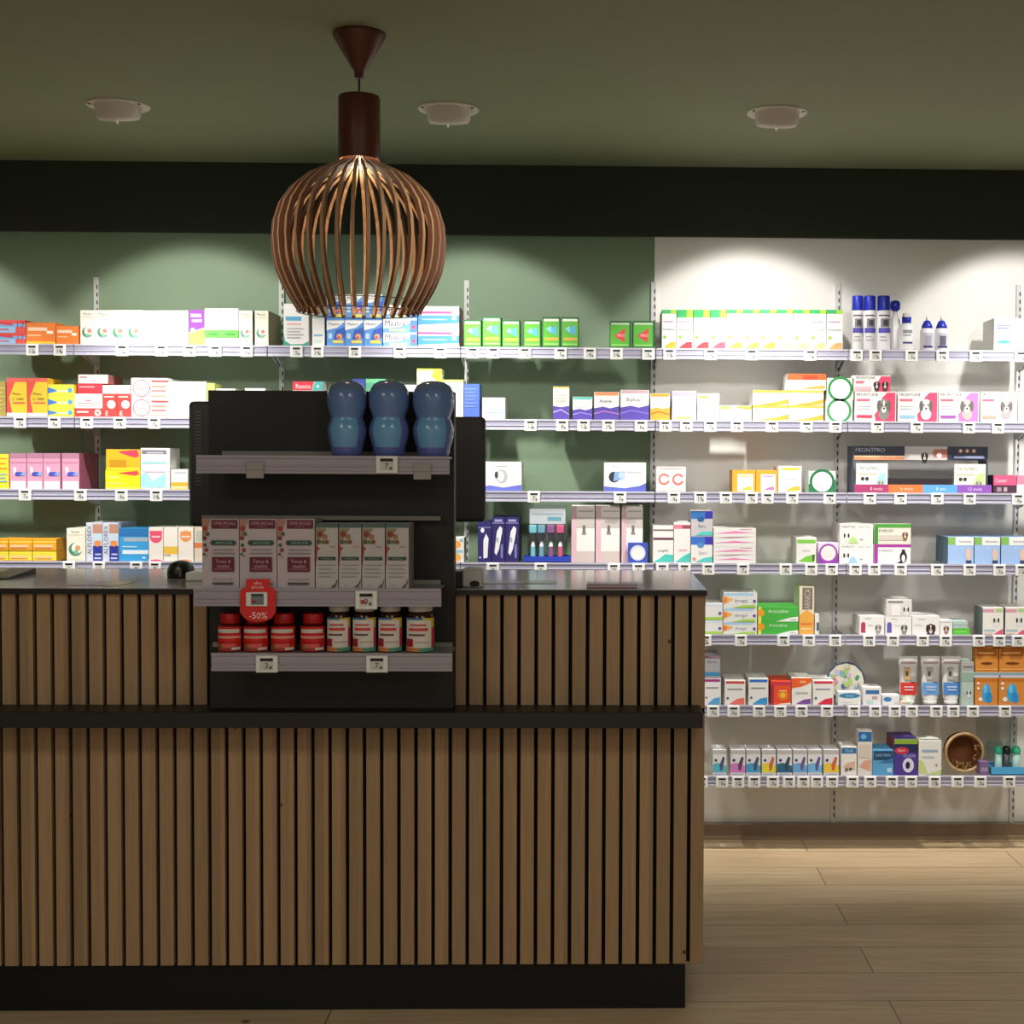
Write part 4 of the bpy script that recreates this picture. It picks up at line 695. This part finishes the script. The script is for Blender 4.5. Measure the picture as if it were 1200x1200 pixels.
# ---------------------------------------------------------------- counter
YC = 3.61; SP = .0427; SWD = .033
ZC = P(700, 691, YC-.01).z
xr = P(826.3, 760, YC).x; xl = XL+.35
M_slat = m_slats()
zTop = P(700, 698, YC).z; zL1 = P(700, 826, YC).z; zL0 = P(700, 853.5, YC-.11).z; zBot = P(600, 1130, YC).z
e = empty('shop_counter', ((xl+xr)/2, 3.9, 0), 'long shop counter clad in vertical oak slats with black ledge and plinth', 'counter'); o = e.location
b = MB(); b.box((xl, YC+.018, zBot), (xr-.002, 4.22, ZC-.016), M_felt); b.build('carcass', o, e)
for (za, zb_, nm) in ((zL1-.02, zTop, 'upper_slat_panel'), (zBot, zL0+.03, 'lower_slat_panel')):
    b = MB(); i = 0; x = xr
    while x-SWD > xl and x > P(-40, 500, YC).x-.3:
        b.box((x-SWD, YC, za), (x, YC+.0178, zb_), M_slat); x -= SP; i += 1
    b.build(nm, o, e)
xr2 = P(826.3, 840, YC).x
b = MB(); b.bevbox((xl, YC-.11, zL0), (xr-.012, YC-.0005, zL1), M_black, .002); b.build('ledge', o, e)
b = MB(); b.box((xl+.02, YC+.02, 0), (P(803, 1150, YC+.02).x, 4.17, zBot), mat('0c0c0c', .5)); b.build('plinth', o, e)
b = MB(); 
for j in range(14):
    y = YC+.06+j*SP
    if y+SWD < 4.22: b.box((xr-.002, y, zBot), (xr+.004, y+SWD, zTop), M_slat)
b.build('side_slat_panel', o, e)
b = MB(); b.bevbox((xl-.01, YC-.012, ZC-.0145), (xr+.004, 4.26, ZC), mat('b2aaa6', .14, 0, 1.0), .002); b.box((xl-.01, YC-.0135, ZC-.0143), (xr+.003, YC-.0122, ZC-.0012), mat('221e1c', .4))  # bright shelf reflection is put into the pale base of a dark top
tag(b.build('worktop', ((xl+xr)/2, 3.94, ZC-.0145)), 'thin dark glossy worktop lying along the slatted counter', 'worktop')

# things on the worktop
def onc(x, y): return PZ(x, y, ZC)
p = onc(212, 677)
e = empty('computer_mouse', (p.x, p.y, ZC), 'black rounded mouse on worktop left of the display cartons', 'mouse'); o = e.location
b = MB(); R = .034
b.lathe((p.x, p.y, ZC+.002), [(R,0),(R*1.04,.012),(R*.98,.024),(R*.8,.036),(R*.5,.043),(.0001,.046)], mat('151414', .35), 20, sy=1.35); b.build('shell', o, e)
b = MB(); b.box((p.x-.026, p.y-.035, ZC), (p.x+.026, p.y+.035, ZC+.0025), mat('0c0c0c')); b.box((p.x+.008, p.y-.047, ZC+.006), (p.x+.014, p.y-.043, ZC+.03), mat('5c4c40', .4)); b.build('base_and_wheel', o, e)
p = onc(233, 681); b = MB(); b.bevbox((p.x-.035, p.y, ZC+.0002), (p.x+.012, p.y+.09, ZC+.022), mat('e6e4da'), .003)
tag(b.build('note_block', (p.x, p.y+.04, ZC)), 'small cream note block on worktop right of the black mouse', 'note block')
pa, pb = onc(541, 689), onc(566, 689)
e = empty('card_terminal', ((pa.x+pb.x)/2, pa.y+.05, ZC), 'grey card terminal on worktop at right edge of black display', 'card terminal'); o = e.location
b = MB(); b.bevbox((pa.x, pa.y, ZC+.0002), (pb.x, pa.y+.09, ZC+.048), mat('bcbab8', .3), .006); b.build('terminal_body', o, e)
b = MB(); b.lathe(((pa.x+pb.x)/2+.006, pa.y-.0005, ZC+.011), [(.0115,-.001),(.0125,.003),(.010,.008)], mat('101010'), 16, M=Matrix.Rotation(math.radians(90), 4, 'X') @ Matrix.Diagonal((1, .6, 1, 1))); b.build('dark_pad', o, e)
b = MB(); b.bevbox((pa.x-.022, pa.y-.006, ZC+.0002), (pa.x-.0005, pa.y+.07, ZC+.042), mat('2a2828', .4), .004); b.build('side_bracket', o, e)
pa, pb = onc(687, 689.5), onc(753, 690)
b = MB(); b.bevbox((pa.x, pa.y+.002, ZC+.0002), (pb.x, pa.y+.10, ZC+.009), M_clearp, .002)
b.box((pa.x+.002, pa.y+.006, ZC+.0003), (pb.x-.014, pa.y+.09, ZC+.004), mat('c87c84', .5)); b.box((pb.x-.012, pa.y+.001, ZC+.001), (pb.x-.001, pa.y+.0018, ZC+.013), mat('dcdcdc'))
tag(b.build('coin_tray', ((pa.x+pb.x)/2, pa.y+.05, ZC)), 'clear coin tray with pink insert on right end of worktop', 'coin tray')
for (x0, y0, x1, y1, lb) in ((80, 686, 150, 684, 'thin translucent leaflet lying flat on left part of worktop'), (560, 684, 652, 684, 'thin translucent leaflet lying flat right of card terminal')):
    a, c = onc(x0, y0), onc(x1, y1); b = MB(); b.box((a.x, a.y, ZC+.0001), (c.x, a.y+.11, ZC+.0012), mat('8c9086', .2)); tag(b.build('leaflet', ((a.x+c.x)/2, a.y, ZC)), lb, 'leaflet')
a, c = onc(-20, 679), onc(30, 675)
b = MB(); b.prismx([(a.y, ZC+.0002), (a.y+.19, ZC+.0002), (a.y+.19, ZC+.016), (a.y+.02, ZC+.006), (a.y, ZC+.003)], a.x, c.x, mat('262420', .4)); b.box((a.x, a.y+.191, ZC+.0002), (c.x, a.y+.197, ZC+.018), mat('c8c8c4', .4))
tag(b.build('keyboard', ((a.x+c.x)/2, a.y+.1, ZC)), 'flat dark keyboard on the worktop at the left edge', 'keyboard')

# monitors behind the display
def monitor(x0, x1, yt, yb, Y, label, vents):
    A, B = P(x0, yt, Y), P(x1, yb, Y); X0, X1, Z1, Z0 = A.x, B.x, A.z, B.z
    e = empty('monitor', ((X0+X1)/2, Y+.1, ZC), label, 'monitor', 'till monitors on the counter'); o = e.location
    b = MB(); b.bevbox((X0, Y, Z0), (X1, Y+.045, Z1), mat('17130f', .5), .012); b.build('housing', o, e)
    b = MB(); b.box((X0+.012, Y+.0452, Z0+.012), (X1-.012, Y+.047, Z1-.012), mat('101418', .15)); b.build('screen', o, e)
    if vents:
        b = MB(); z = Z1-.03
        while z > Z0+.1: b.box((X0+.018, Y-.0012, z), (X0+.034, Y-.0004, z+.0035), mat('3c3834', .5)); z -= .0085
        b.build('vent_grille', o, e)
    xc = (X0+X1)/2
    b = MB(); b.box((xc-.03, Y+.012, ZC+.012), (xc+.03, Y+.035, Z0+.02), mat('141312', .5)); b.build('stand_neck', o, e)
    b = MB(); b.bevbox((xc-.09, Y-.04, ZC+.0002), (xc+.09, Y+.1, ZC+.012), mat('141312', .5), .003); b.build('stand_base', o, e)
monitor(220, 430, 470, 618, 3.78, 'black till monitor seen from behind, left of the black display panel', True)
monitor(440, 568, 487.5, 612, 3.90, 'black till monitor seen from behind, right of black display panel', False)

# ---------------------------------------------------------------- counter display stand
YP = 3.545
zl = zL1
e = empty('display_stand', (P(388, 600, YP).x, YP+.02, zl), 'tall matt black display panel with three shelves standing on the counter ledge', 'display stand'); o = e.location
X0, X1 = P(244.5, 600, YP).x, P(532, 600, YP).x; zp = P(388, 458, YP).z
b = MB(); b.bevbox((X0, YP, zl+.0003), (X1, YP+.05, zp), M_panel, .002); b.build('back_panel', o, e)
YD = 3.415
ZD = {}
for k, (xa, xb, yt, xla, xlb) in enumerate([(230, 526.5, 534.5, 262, 521), (226, 517, 690, 250, 517), (246.5, 530, 766, 250, 531)]):
    z = P(380, yt, YD).z; ZD[k] = z
    xa, xb = P(xa, 600, YD).x, P(xb, 600, YD).x
    b = MB(); b.box((xa+.01, YD+.008, z-.005), (xb-.006, YP-.0003, z), mat('8c8a8c', .3)); s_ = b.build('display_shelf', o, e)
    b = MB(); rail_geo(b, xa, xb, YD, z+.001, .0425, M_drail); b.build('price_rail', o, s_)
    b = MB(); b.bevbox((P(xla, 600, YP).x, YP-.014, z+.0002), (P(xlb, 600, YP).x, YP-.0005, z+.012), mat('8a8884', .4), .001); b.build('back_lip', o, s_)
z = P(380, 609.5, YP-.02).z
b = MB(); b.bevbox((P(236, 600, YP-.03).x, YP-.03, z), (P(516, 600, YP-.03).x, YP-.0003, z+.011), mat('777571', .4), .001); b.build('support_bar', o, e)
# two grey clips on the upper rail
for i, (xa, xb, ya, yb) in enumerate([(288.5,309,541,560.5),(484.5,505,543.5,562)]):
    A, B = P(xa, ya, YD-.003), P(xb, yb, YD-.003); b = MB(); b.bevbox((A.x, YD-.004, B.z), (B.x, YD-.0003, A.z), mat('a29c98', .4), .001); b.box((A.x, YD-.0045, (A.z+B.z)/2-.0006), (B.x, YD-.004, (A.z+B.z)/2+.0006), mat('7c7674'))
    tag(b.build('rail_clip', ((A.x+B.x)/2, YD-.002, B.z)), 'blank grey clip on the upper display rail, %s one' % ['left','right'][i], 'clip', 'grey clips on the display rail')
def dtag(x, y, w, h, label, price, red=False):
    Y = YD+.0004; A = P(x-w/2, y+h/2, Y); B = P(x+w/2, y-h/2, Y)
    e = empty('price_tag', ((A.x+B.x)/2, Y, A.z), label, 'price tag', 'price tags on the display stand rails'); tag_geo(e, (A.x+B.x)/2, Y, A.z, B.x-A.x, B.z-A.z, price, e.location, red)
dtag(453.5, 544.5, 26, 20.5, 'white price tag reading seven on the upper display rail', '7')
dtag(313, 778, 26, 20, 'white price tag under the red jars, lowest display rail', '3')
dtag(442, 778, 26, 20, 'white price tag under the white capped jars, lowest display rail', '7')
dtag(429.5, 703, 26, 22, 'white price tag with red mark on the middle display rail', '9', True)
# round red offer sign
A = P(302, 702, YD-.004); s = P(303, 702, YD-.004).x-P(302, 702, YD-.004).x
e = empty('offer_sign', (A.x, YD-.004, P(302, 728, YD).z), 'red rounded offer sign reading -50% hung on the middle rail', 'sign'); o = e.location
pts = []
for (px, py) in [(287,728.5-4),(293,727.5),(302,729),(312,727.5),(318.5,724.5),(323.5,717),(323.5,693),(320,689),(316.5,687.5),(316.5,678.5),(288.5,678.5),(288.5,687.5),(285,689),(281.5,693),(281.5,717)]:
    q = P(px, py, YD-.004); pts.append((q.x, q.z))
b = MB(); b.prism(pts, YD-.007, YD-.0045, mat('e02c28', .4))
xs0, xs1 = P(281.5, 700, YD).x, P(323.5, 700, YD).x; zz0, zz1 = P(302, 729, YD).z, P(302, 678.5, YD).z
b.decals(xs0, zz0, xs1-xs0, zz1-zz0, YD-.007, [('t','offre',.5,.91,.07,'fbe0dc',.3), ('t','spéciale',.5,.81,.085,'fbe0dc',.5), ('t','-50%',.52,.16,.15,'fdf4f2',.66)]); b.build('sign_board', o, e)
b = MB(); tx, tz0, tz1 = A.x, P(302, 710, YD).z, P(302, 693.5, YD).z
b.bevbox((tx-13*s, YD-.012, tz0), (tx+12*s, YD-.0076, tz1), M_tag, .0015); b.box((tx-7*s, YD-.0126, tz0+.004), (tx+8*s, YD-.0121, tz1-.003), mat('7c8088')); b.box((tx-6*s, YD-.0129, tz1-.009), (tx+7*s, YD-.0127, tz1-.005), mat('2c2428')); b.box((tx-6*s, YD-.0129, tz0+.008), (tx-1*s, YD-.0127, tz0+.014), mat('a03038')); b.build('price_screen', o, e)

# plain blue bottles on the upper display shelf
def blue_bottle(x, w, yt, label):
    Y = YD+.06; X = P(x, 500, Y).x; R = (P(x+w/2, 500, Y).x-P(x-w/2, 500, Y).x)/2; z0 = ZD[0]; H = P(x, yt, Y).z-z0
    e = empty('blue_bottle', (X, Y, z0), label, 'bottle', 'blue bottles on the display stand'); o = e.location
    prof = [(.62,0),(.72,.015),(.78,.06),(.8,.12),(.9,.2),(.98,.3),(.98,.38),(.88,.46),(.8,.51),(.86,.56),(.98,.66),(1,.76),(.95,.86),(.78,.94),(.5,.985),(.2,1),(.001,1.002)]
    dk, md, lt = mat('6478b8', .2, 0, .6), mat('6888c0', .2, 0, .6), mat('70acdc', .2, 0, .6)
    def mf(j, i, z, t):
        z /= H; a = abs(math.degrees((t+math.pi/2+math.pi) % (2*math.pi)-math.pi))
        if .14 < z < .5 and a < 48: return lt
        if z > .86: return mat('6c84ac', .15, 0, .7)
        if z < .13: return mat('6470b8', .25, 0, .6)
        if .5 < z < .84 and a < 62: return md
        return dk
    b = MB(); b.lathe((X, Y, z0), [(r*R, z*H) for r, z in prof], dk, 32, mf); b.build('bottle_body', o, e)
    b = MB(); b.lathe((X, Y, z0), [(.885*R,.205*H),(.9*R,.222*H),(.905*R,.235*H)], mat('8890c0', .3), 32, cap=False); b.build('waist_seam', o, e)
for i, (x, w, y) in enumerate([(406.5,46.5,446),(456,47.5,445.5),(508,49,446.5)]):
    blue_bottle(x, w, y, 'glossy plain blue rounded bottle on the upper display shelf, %s of three' % ['leftmost','middle','rightmost'][i])

# cartons on the middle display shelf
MR = '6c2438'
def d_maroon():
    return [('p',[(0,.7),(.12,.78),(.24,1),(0,1)],'b88878'), ('c',.08,.86,.07,'b03c44'), ('c',.15,.78,.06,'58704c'), ('c',.07,.72,.06,'8c3c40'), ('c',.16,.68,.05,'e0c0b4'), ('c',.08,.62,.05,'4c6440'), ('c',.12,.55,.06,'a8484c'), ('c',.06,.49,.04,'587048'), ('c',.13,.46,.035,'c09088'),
            ('r',.26,.86,.97,.985,MR), ('t','OFFRE SPECIALE',.61,.935,.045,'d8a8b4',.6), ('t','programme',.61,.885,.02,'c890a0',.36),
            ('r',.26,.62,.9,.69,'34564a'), ('c',.27,.655,.04,'34564a'), ('c',.9,.655,.04,'34564a'), ('t','ARKOFLUIDES',.6,.655,.035,'a8c4b8',.46), ('r',.3,.55,.88,.565,'a89ca0'), ('r',.28,.5,.9,.512,'8c8488'),
            ('r',.28,.24,.88,.45,MR), ('t','Tonus &',.58,.39,.05,'d8b0bc',.42), ('t','vitalité',.58,.32,.05,'d8b0bc',.42), ('r',.33,.27,.83,.28,'b88090'), ('c',.34,.14,.02,'8c8488'), ('c',.82,.14,.02,'8c8488'), ('r',.36,.13,.8,.14,'a89ca0'), ('r',.29,.055,.86,.085,'50504c')]
def d_white():
    return [('r',0,.94,1,1,'50706a'), ('p',[(.0,.55),(.1,.7),(.5,.93),(0,.93)],'9c8c70'), ('c',.2,.84,.13,'8c4434'), ('c',.42,.8,.12,'a87850'), ('c',.14,.72,.1,'5c6440'), ('c',.5,.72,.1,'86543c'), ('c',.32,.72,.09,'6c7c4c'), ('c',.12,.62,.06,'a04840'), ('p',[(0,.3),(.1,.62),(0,.7)],'a83c48'), ('r',.62,.64,.88,.66,'c0a4a8'), ('c',.72,.6,.1,'d0c8c4'),
            ('r',.12,.44,.9,.49,'2f4a42'), ('t','Arkofluides',.52,.465,.025,'9cb4a8',.55)]+lines(.12,.9,.36,4,'b0a8a4',.06,.014)+[('p',[(.7,.02),(.98,.1),(.98,.16),(.86,.02)],'5c544c'), ('c',.3,.06,.04,'b8b0a8')]
YD2 = YD+.012
for i, (a, c) in enumerate([(236,279.5),(280,324),(324.5,368.5)]):
    carton(a, c, 608, 0, 'c9bfc4', d_maroon(), 'large vitality carton with maroon blocks and berries on display, %s of three' % ['leftmost','middle','rightmost'][i], 'maroon block cartons on the display', z0=ZD[1], Y=YD2, depth=.1, side='a09aa0')
for i, (a, c) in enumerate([(369.3,396),(396.7,423.3),(424,451),(451.7,479)]):
    carton(a, c, 614, 0, 'c9c4c4', d_white(), 'slim white carton with berry sprig on display, %s from left of four' % ORD[i], 'slim berry cartons on the display', z0=ZD[1], Y=YD2, depth=.1, side='96908e')

# jars on the lowest display shelf
def jar(x, w, yt, ycap, kind, label, grp):
    Y = YD+.05; X = P(x, 500, Y).x; R = (P(x+w/2, 500, Y).x-P(x-w/2, 500, Y).x)/2; z0 = ZD[2]; H = P(x, yt, Y).z-z0; hc = (P(x, ycap, Y).z-z0)/H
    e = empty('gummy_jar' , (X, Y, z0), label, 'jar', grp); o = e.location
    if kind == 'red':
        body, cap, lid = mat('5a1414', .25), mat('b01818', .35), [(.78,hc+.01),(.82,hc+.03),(.82,.97),(.76,1)]
        prof = [(.9,0),(1,.03),(1,.62),(.94,.68),(.76,hc)]
        decs = [(0,.03,1,.66,'e02824'), (0,.04,1,.16,'c04038'), (.1,.50,.9,.60,'d8d8d0'), (.05,.36,.95,.42,'e8a89c'), (0,.24,1,.28,'c81c1c'), (.2,.1,.5,.2,'6c8440'), (.62,.06,.92,.13,'e4e0d4'), (.3,.12,.75,.22,'e86860')]
    else:
        body, cap, lid = mat('3a2018', .2), mat('d4cfca', .4), [(.8,hc+.01),(.84,hc+.03),(.84,.97),(.78,1)]
        prof = [(.9,0),(1,.03),(1,.66),(.92,.74),(.78,hc)]
        decs = [(0,.02,1,.7,'3c78a8'), (.6,.5,1,.7,'e0c040'), (0,.02,.5,.14,'e08848'), (.5,.02,1,.12,'58a080'), (.85,.12,1,.5,'c83c4c'), (.1,.1,.86,.66,'e6dfd6'), (.2,.44,.75,.5,'d84c4c'), (.24,.54,.7,.58,'c86868'), (.2,.34,.66,.38,'6c5864'), (.12,.12,.34,.28,'a81c34'), (.4,.2,.8,.23,'c8b8b4')]
    b = MB(); b.lathe((X, Y, z0), [(r*R, z*H) for r, z in prof], body, 24); b.build('jar_body', o, e)
    b = MB(); b.lathe((X, Y, z0), [(r*R, z*H) for r, z in lid], cap, 24); b.build('lid', o, e)
    b = MB()
    for k, (u0, v0, u1, v1, c) in enumerate(decs):
        n = 8; vs = []
        for i in range(n+1):
            t = math.radians(-160+140*(u0+(u1-u0)*i/n))
            for v in (v0, v1): vs.append((X+(R+.0003*(k+1))*math.cos(t), Y+(R+.0003*(k+1))*math.sin(t), z0+H*v))
        b.add(vs, [(2*i, 2*i+2, 2*i+3, 2*i+1) for i in range(n)], mat(c), True)
    b.build('printed_label', o, e)
for i, (a, c) in enumerate([(255,283.5),(285,315),(317,346.5),(352,381.5)]):
    jar((a+c)/2, c-a, 718, 730.5, 'red', 'red jar with red lid on lowest display shelf, %s of the four' % ORD[i], 'red jars on the display')
for i, (a, c) in enumerate([(383,411.5),(413,441.5),(443,472),(476,510)]):
    jar((a+c)/2, c-a, 705.5, 716.5, 'white', 'colourful jar with white cap on lowest display shelf, %s of four' % ORD[i], 'white capped jars on the display')

# ---------------------------------------------------------------- pendant lamp
pc = PZ(421, 39, CEIL); LX, LY = pc.x, pc.y
pz = lambda y: P(421, y, LY).z
LX = P(421, 150, LY).x; s = LY/1700
e = empty('pendant_lamp', (LX, LY, CEIL), 'pendant lamp with onion shaped cage of curved walnut strips above the counter', 'lamp'); o = e.location
b = MB(); b.lathe((LX, LY, 0), [(5.5*s, pz(92)), (5.5*s, pz(84)), (10*s, pz(78)), (29.5*s, CEIL-.012), (30.5*s, CEIL-.004), (30*s, CEIL)], M_cap, 32); b.build('ceiling_canopy', o, e)
b = MB(); b.lathe((LX, LY, 0), [(.0022, pz(116)), (.0022, pz(90))], mat('1c120e'), 8); b.build('cord', o, e)
b = MB(); b.lathe((LX, LY, 0), [(23.5*s, pz(187)), (24*s, pz(186)), (24*s, pz(116)), (23*s, pz(113)), (2.4*s, pz(112))], M_cap, 36, cap=False)
b.lathe((LX, LY, 0), [(22.5*s, pz(187)), (22.5*s, pz(120)), (.0001, pz(120))], mat('a87850', .5), 36, cap=False); b.build('cap', o, e)
PR = [(14,176),(16,183),(22,189),(35,195),(60,207),(79,224),(92,243),(98.5,264),(100,283),(98.5,303),(95,320),(88,337),(79,353),(72.5,363),(71,366)]
NS = 36
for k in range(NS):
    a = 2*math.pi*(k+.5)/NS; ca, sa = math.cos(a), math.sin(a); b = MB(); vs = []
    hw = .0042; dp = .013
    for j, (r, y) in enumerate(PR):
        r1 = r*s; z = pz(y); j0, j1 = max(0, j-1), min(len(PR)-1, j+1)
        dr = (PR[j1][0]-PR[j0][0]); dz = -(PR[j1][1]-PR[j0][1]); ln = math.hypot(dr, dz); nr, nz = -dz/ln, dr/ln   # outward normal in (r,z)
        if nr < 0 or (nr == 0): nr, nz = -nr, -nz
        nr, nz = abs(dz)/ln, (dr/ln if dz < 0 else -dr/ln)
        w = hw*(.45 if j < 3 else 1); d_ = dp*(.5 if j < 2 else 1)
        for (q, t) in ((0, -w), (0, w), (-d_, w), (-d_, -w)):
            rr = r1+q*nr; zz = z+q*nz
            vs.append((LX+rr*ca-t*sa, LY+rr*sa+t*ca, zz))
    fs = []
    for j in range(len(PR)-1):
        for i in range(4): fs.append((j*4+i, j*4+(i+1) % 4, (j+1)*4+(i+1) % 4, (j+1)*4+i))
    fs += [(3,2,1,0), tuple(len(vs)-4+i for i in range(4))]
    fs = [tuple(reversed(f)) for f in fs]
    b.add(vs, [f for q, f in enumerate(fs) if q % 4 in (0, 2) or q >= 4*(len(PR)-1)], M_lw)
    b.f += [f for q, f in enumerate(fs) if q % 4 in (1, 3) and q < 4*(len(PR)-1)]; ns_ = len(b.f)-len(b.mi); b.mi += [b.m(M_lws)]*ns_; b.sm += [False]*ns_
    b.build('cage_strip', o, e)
b = MB()
for (R_, y) in ((71.5*s, 366.2), (76*s, 355)):
    zc = pz(y); n = 48; rr = .0014
    vs = []
    for i in range(n):
        t = 2*math.pi*i/n
        for q in range(6):
            u = 2*math.pi*q/6; vs.append((LX+(R_+rr*math.cos(u))*math.cos(t), LY+(R_+rr*math.cos(u))*math.sin(t), zc+rr*math.sin(u)))
    b.add(vs, [(i*6+q, ((i+1) % n)*6+q, ((i+1) % n)*6+(q+1) % 6, i*6+(q+1) % 6) for i in range(n) for q in range(6)], mat('6c5430', .4), True)
b.build('cage_hoop', o, e)
b = MB(); b.lathe((LX, LY, 0), [(.014, pz(150)), (.02, pz(165)), (.024, pz(176)), (.018, pz(184)), (.0001, pz(187))], mat('ffd9a8', .4, 0, .4, 2.0), 20); b.build('bulb', o, e)

# ---------------------------------------------------------------- recessed adjustable spots
def downlight(p, label):
    e = empty('ceiling_spotlight', (p.x, p.y, CEIL), label, 'ceiling light', 'ceiling spotlights aimed at the shelves'); o = e.location
    R = .094
    b = MB(); b.lathe((p.x, p.y, CEIL), [(R*.70,-.0005),(R*.72,-.004),(R*.97,-.005),(R,-.002),(R,0)], mat('d8d2c8', .45), 40, cap=False)
    b.lathe((p.x, p.y, CEIL), [(R*.71,-.001),(.0001,-.001)], mat('2c2c28'), 40, cap=False)
    for sx in (-1, 1): b.box((p.x+sx*R*.80-.004, p.y-.045, CEIL-.0062), (p.x+sx*R*.80+.004, p.y-.032, CEIL-.0048), mat('1c1c1c'))
    b.build('trim_ring', o, e)
    M = Matrix.Rotation(math.radians(16), 4, 'X')
    b = MB(); b.lathe((p.x, p.y, CEIL-.012), [(R*.70,.03),(R*.72,.0),(R*.70,-.020),(R*.62,-.031),(R*.5,-.033)], mat('ece4de', .45), 32, M=M, cap=False); b.build('lamp_head', o, e)
    b = MB(); b.lathe((p.x, p.y, CEIL-.012), [(R*.5,-.0325),(.0001,-.0335)], mat('fff1dc', .3, 0, .3, 2.5), 24, M=M, cap=False); b.build('lens', o, e)
    b = MB(); b.lathe((p.x-.002, p.y, CEIL-.058), [(.002,0),(.003,.003),(.003,.016)], mat('807c78', .4), 10); b.build('tilt_nub', o, e)
    return e
fx = [PZ(x, y, CEIL) for x, y in ((140.5, 125), (525.5, 127), (911, 131))]
Yl = sum(q.y for q in fx)/3; fx = [Vector((q.x, Yl, CEIL)) for q in fx]
stp = (fx[2].x-fx[0].x)/2
downlight(fx[0], 'white ceiling spotlight above the left cartons, left of the pendant')
downlight(fx[1], 'white ceiling spotlight just right of the pendant lamp')
downlight(fx[2], 'white ceiling spotlight above the white wall')
def lamp(kind, name, loc, energy, color, target=None, **k):
    l = bpy.data.lights.new(name, kind); l.energy = energy; l.color = color
    for a, v in k.items(): setattr(l, a, v)
    ob = bpy.data.objects.new(name, l); COL.objects.link(ob); ob.location = loc
    if target is not None: ob.rotation_euler = (Vector(target)-Vector(loc)).to_track_quat('-Z', 'Y').to_euler()
    return ob
SPOT_E = 29; CORE_E = 95; FILL_E = 60
for i in range(-2, 5):
    x = fx[0].x+stp*i
    A = (x, Yl+.075, CEIL-.085)
    lamp('SPOT', 'spot_spill', A, SPOT_E, (1.0, .955, .90), (x, A[1]+1, A[2]-1.22), spot_size=math.radians(73), spot_blend=.25, shadow_soft_size=.035)
    lamp('SPOT', 'spot_core', A, CORE_E, (1.0, .955, .90), (x, A[1]+1, A[2]-2.1), spot_size=math.radians(66), spot_blend=.9, shadow_soft_size=.035)
for i in range(5):                      # unseen spots added above the frame as fill for the wall between shelves
    x = -2.1+.97*i
    lamp('SPOT', 'added_fill_spot', (x, 2.95, CEIL-.04), FILL_E, (1.0, .96, .91), (x+.05, WY, 1.0), spot_size=math.radians(56), spot_blend=.6, shadow_soft_size=.12)
lamp('POINT', 'pendant_glow', (LX, LY, pz(200)), 1.6, (1, .84, .66), shadow_soft_size=.02)
# shop lighting behind the camera: two rows of dim warm ceiling panels
for (x, y) in ((-1.6, 1.2), (.6, 1.2), (-1.6, -1.4), (.6, -1.4), (2.3, 0)):
    lamp('AREA', 'shop_ceiling_panel', (x, y, CEIL-.02), 13.0, (1, .91, .80), (x, y, 0), size=.6)

w = bpy.data.worlds.new('world'); sc.world = w; w.use_nodes = True
bg = w.node_tree.nodes['Background']; bg.inputs[0].default_value = (1, .93, .85, 1); bg.inputs[1].default_value = .45
sc.view_settings.view_transform = 'Standard'; sc.view_settings.look = 'None'; sc.view_settings.gamma = 1; sc.view_settings.use_curve_mapping = False
sc.view_settings.exposure = 0
